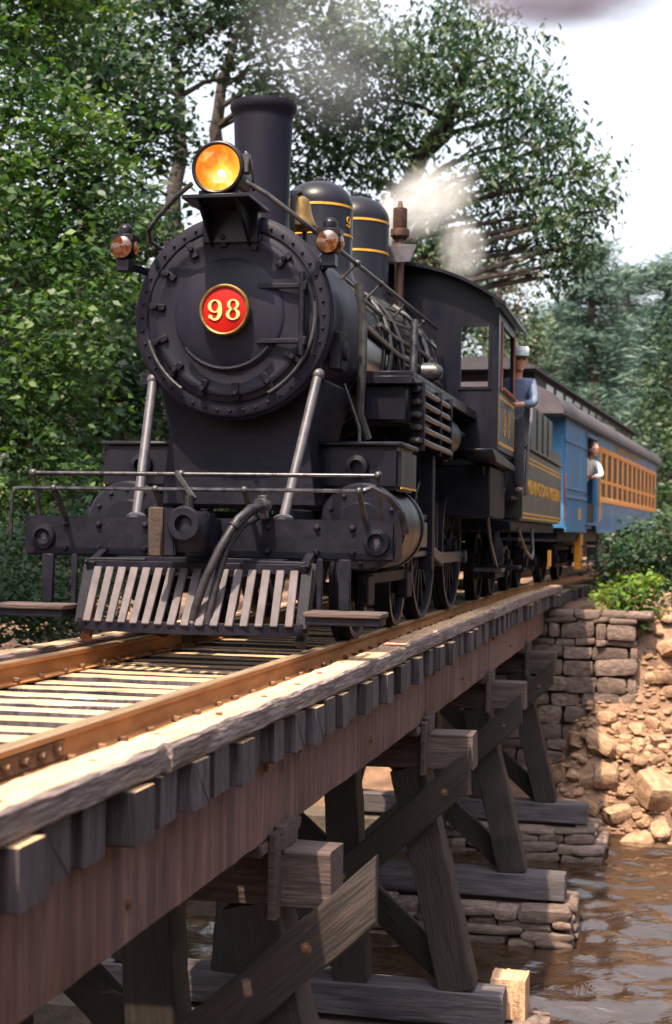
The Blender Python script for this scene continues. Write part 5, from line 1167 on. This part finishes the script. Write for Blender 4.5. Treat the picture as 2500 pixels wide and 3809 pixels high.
# pines at the right, haze carried by the needle colour
def pine(px, ptop, Y, rr, label, seed, dens=1.0):
    g = at(px, 1255, Y); H = at(px, ptop, Y).z; rg = np.random.default_rng(seed); rd = random.Random(seed)
    t = thing('pine_tree', label, 'pine tree', (g.x, Y, g.z-.3), group='pines beyond the coach')
    tb = B().tube([(g.x, Y, g.z-.5), (g.x+.1, Y, g.z+(H-g.z)*.4), (g.x-.05, Y, g.z+(H-g.z)*.8), (g.x, Y, H)], [.24, .19, .12, .04], 10)
    ctr = []
    z = g.z+.8
    while z < H:
        u = (z-g.z)/(H-g.z); R_ = rr*(1-u*.75)*rd.uniform(.7, 1.15)
        for k in range(rd.randint(4, 6)):
            t_ = rd.uniform(0, 6.28); e = Vector((g.x+R_*math.cos(t_), Y+R_*math.sin(t_), z+R_*rd.uniform(.02, .22)))
            tb.tube([(g.x, Y, z), tuple(Vector((g.x, Y, z)).lerp(e, .5)+Vector((0, 0, .05))), tuple(e)], [.035, .022, .008], 5)
            for q in range(int(6*dens)):
                s_ = rd.uniform(.3, 1.05); p = Vector((g.x, Y, z)).lerp(e, s_); ctr.append((p.x+rd.gauss(0, .22), p.y+rd.gauss(0, .22), p.z+rd.gauss(.04, .07)))
        z += rd.uniform(.30, .55)
    tb.build('trunk', PINEBARK, t)
    Vv, Q = leaf_cloud(rg, np.array(ctr), 22, (.30, .30, .16), .36, .13, .0)
    place('crown', np_mesh('crown', Vv, Q, LEAF_P), t)
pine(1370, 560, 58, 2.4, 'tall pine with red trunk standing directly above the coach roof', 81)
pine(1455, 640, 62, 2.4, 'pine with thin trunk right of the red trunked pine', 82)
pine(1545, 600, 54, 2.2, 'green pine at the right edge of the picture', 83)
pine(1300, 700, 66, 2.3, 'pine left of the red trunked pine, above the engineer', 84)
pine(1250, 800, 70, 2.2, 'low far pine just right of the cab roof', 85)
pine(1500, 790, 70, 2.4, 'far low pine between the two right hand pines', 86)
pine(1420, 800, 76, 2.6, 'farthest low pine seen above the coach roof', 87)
# right hand trees and the shrubs on the bank
def shrub(label, c, blobs, leafm, seed, size=.09, dens=95, per=13, group='shrubs on the far bank', name='shrub', spread=(.12, .12, .09)):
    gx, gy = c; gz = height(gx, gy)
    return tree(name, label, [(gx, gy, gz-.1), (gx+.03, gy, gz+.2), (gx, gy, gz+.5)], .03, blobs, leafm, seed, size=size, dens=dens, per=per, spread=spread, cat='shrub', group=group, limb_r=.6, twigs=False)
shrub('bright yellow green shrub on the bank below the coach', (2.65, 25.6), [(A(1450, 1370, 25.3), (.32, .3, .22)), (A(1490, 1395, 25.3), (.32, .3, .26)), (A(1430, 1405, 25.3), (.22, .22, .18)), (A(1480, 1450, 25.1), (.24, .24, .22)), (A(1510, 1365, 25.4), (.26, .26, .2)), (A(1405, 1380, 25.4), (.18, .2, .14))], LEAF_S, 90, size=.13, dens=170, per=12)
shrub('dark green shrub spreading in front of the coach steps', (2.35, 27.2), [(A(1430, 1280, 27.5), (.4, .4, .25)), (A(1500, 1340, 26.8), (.4, .4, .3)), (A(1545, 1290, 27), (.45, .5, .4)), (A(1470, 1300, 27), (.5, .5, .3)), (A(1430, 1330, 27), (.3, .4, .25)), (A(1400, 1330, 27.5), (.25, .3, .2)), (A(1520, 1290, 27), (.4, .5, .4)), (A(1550, 1350, 26.5), (.4, .4, .35)), (A(1480, 1250, 28), (.35, .4, .25))], LEAF_B, 91, size=.10, dens=190, per=13)
shrub('tangled shrub hanging over the bank at the right edge', (3.2, 26.2), [(A(1555, 1430, 25.8), (.35, .35, .35)), (A(1530, 1480, 25.6), (.22, .25, .2)), (A(1570, 1520, 25.5), (.3, .3, .3)), (A(1562, 1250, 27), (.35, .4, .5))], LEAF_B, 92, size=.10, dens=150, per=12)
shrub('leafy bush rising at the right edge beside the coach', (3.4, 30.0), [(A(1575, 1150, 30), (.35, .5, .5)), (A(1555, 1230, 29), (.4, .5, .4)), (A(1500, 1235, 30), (.4, .4, .25)), (A(1590, 1020, 31), (.5, .6, .7)), (A(1440, 1260, 31), (.35, .4, .2))], LEAF_C, 93, size=.10, dens=110, per=12)
tree('roadside_tree', 'dark leafy tree closing the right edge behind the coach end', [(4.3, 44, -.5), (4.3, 44, 2), (4.2, 44, 5), (4.2, 44, 7)], .15,
     [(A(1560, 1010, 44), (1.0, 1.0, .9)), (A(1575, 900, 45), (1.1, 1.0, .9)), (A(1560, 1110, 44), (.8, 1.0, .8)), (A(1540, 1180, 44), (.8, 1.0, .6)), (A(1600, 780, 45), (1.0, 1.0, 1.0)), (A(1530, 960, 46), (.7, .8, .6))], LEAF_D, 94, size=.15, dens=80, per=13)
# undergrowth on the left bank, beyond the rails
left_bushes = [(40, 1310, 17.5, .8, 'dense green bush left of the pilot at the picture edge'), (130, 1330, 18.5, .8, 'dense green bush beside the left footboard'), (180, 1420, 19, .7, 'low bush under the left footboard'), (60, 1440, 17, .7, 'low bush behind the left rail'), (240, 1290, 21, .9, 'bush behind the left end of the pilot beam'), (330, 1260, 22, 1.0, 'bush behind the left cylinder'), (-60, 1380, 16.5, .9, 'bush at the very left margin behind the rails'), (120, 1230, 22, 1.0, 'bush above the left footboard, further back')]
for i, (px, py, Y, r_, lab) in enumerate(left_bushes):
    c = at(px, py, Y)
    shrub(lab, (c.x, Y), [((c.x+rnd.uniform(-.5, .5), Y+rnd.uniform(-.4, .4), c.z+rnd.uniform(-.5, .35)), (r_*rnd.uniform(.6, .9), r_*.7, r_*.5)) for _ in range(5)], LEAF_B, 110+i, size=.085, dens=110, per=13, group='bushes on the left bank')
# dark thicket on the left bank seen under the bridge; near bushes raised for shade
for i in range(20):
    yy = 6.5+.78*i; x = -3.5-.9*(i % 2)-rnd.uniform(0, .5)
    z0 = max(height(x, yy), WATER_Z)
    shrub('dark thicket bush on the left bank under the bridge, %s from the near end' % ORD[i], (x, yy), [((x+rnd.uniform(-.4, .4), yy+rnd.uniform(-.5, .5), z0+.3+(.85 if yy < 11.5 else .45)*q+rnd.uniform(0, .3)), (.75, .7, .6)) for q in range(5)], LEAF_B, 130+i, size=.13, dens=55, per=13, group='thicket bushes under the bridge')

# ================================================================== STEAM AND SMOKE
def vapour(name, label, c, radii, dens, col, seed, nscale=2.2, lo=.42, hi=.75, rot=(0, 0, 0), aniso=.2):
    m = bpy.data.materials.new(name+' vapour'); m.use_nodes = True
    n, l = m.node_tree.nodes, m.node_tree.links; n.clear()
    o = n.new('ShaderNodeOutputMaterial'); v = n.new('ShaderNodeVolumePrincipled'); v.inputs['Color'].default_value = (*col, 1); v.inputs['Anisotropy'].default_value = aniso
    tc = n.new('ShaderNodeTexCoord'); ln = n.new('ShaderNodeVectorMath'); ln.operation = 'LENGTH'; l.new(tc.outputs['Object'], ln.inputs[0])
    fo = n.new('ShaderNodeMapRange'); fo.inputs['From Min'].default_value = 1.0; fo.inputs['From Max'].default_value = .25; fo.interpolation_type = 'SMOOTHSTEP'; l.new(ln.outputs['Value'], fo.inputs['Value'])
    nz = n.new('ShaderNodeTexNoise'); nz.inputs['Scale'].default_value = nscale; nz.inputs['Detail'].default_value = 4; nz.inputs['Roughness'].default_value = .6; nz.inputs['Distortion'].default_value = .6
    ad = n.new('ShaderNodeVectorMath'); ad.operation = 'ADD'; ad.inputs[1].default_value = (seed*3.7, seed*1.3, seed); l.new(tc.outputs['Object'], ad.inputs[0]); l.new(ad.outputs[0], nz.inputs['Vector'])
    nr = n.new('ShaderNodeMapRange'); nr.inputs['From Min'].default_value = lo; nr.inputs['From Max'].default_value = hi; l.new(nz.outputs['Fac'], nr.inputs['Value'])
    mu = n.new('ShaderNodeMath'); mu.operation = 'MULTIPLY'; l.new(fo.outputs[0], mu.inputs[0]); l.new(nr.outputs[0], mu.inputs[1])
    m2 = n.new('ShaderNodeMath'); m2.operation = 'MULTIPLY'; m2.inputs[1].default_value = dens; l.new(mu.outputs[0], m2.inputs[0]); l.new(m2.outputs[0], v.inputs['Density'])
    l.new(v.outputs[0], o.inputs['Volume'])
    me = B().sph((0, 0, 0), 1.0, 20, 12).mesh(name); me.materials.append(m)
    ob = place(name, me, None, c, rot, radii)
    return tag(ob, label, 'steam' if 'steam' in name else 'smoke', kind='stuff')
vapour('steam_cloud', 'white steam cloud blowing right from the whistle', A(990, 465, 16.3), (.74, .6, .44), 3.8, (.98, .97, .97), 1, 1.8, .30, .78, (0, R(-28), 0))
vapour('steam_jet', 'thin white steam jet rising left of the whistle', A(898, 520, 15.4), (.11, .11, .40), 16.0, (.98, .97, .97), 2, 1.3, .25, .6)
vapour('steam_wisp', 'fading steam wisp drifting above the cab roof', A(1075, 580, 17.2), (.36, .4, .50), 2.6, (.97, .96, .96), 3, 1.6, .36, .70)
vapour('smoke_plume', 'thin bluish smoke haze drifting up behind the smokestack', A(770, 60, 15.5), (1.2, 1.6, 1.3), .22, (.80, .84, .92), 4, 1.4, .36, .75)
vapour('smoke_cloud', 'dark smoke drifting across the top of the sky', A(1320, -15, 22), (1.8, 1.2, .52), 3.6, (.30, .26, .34), 5, 1.2, .28, .60)
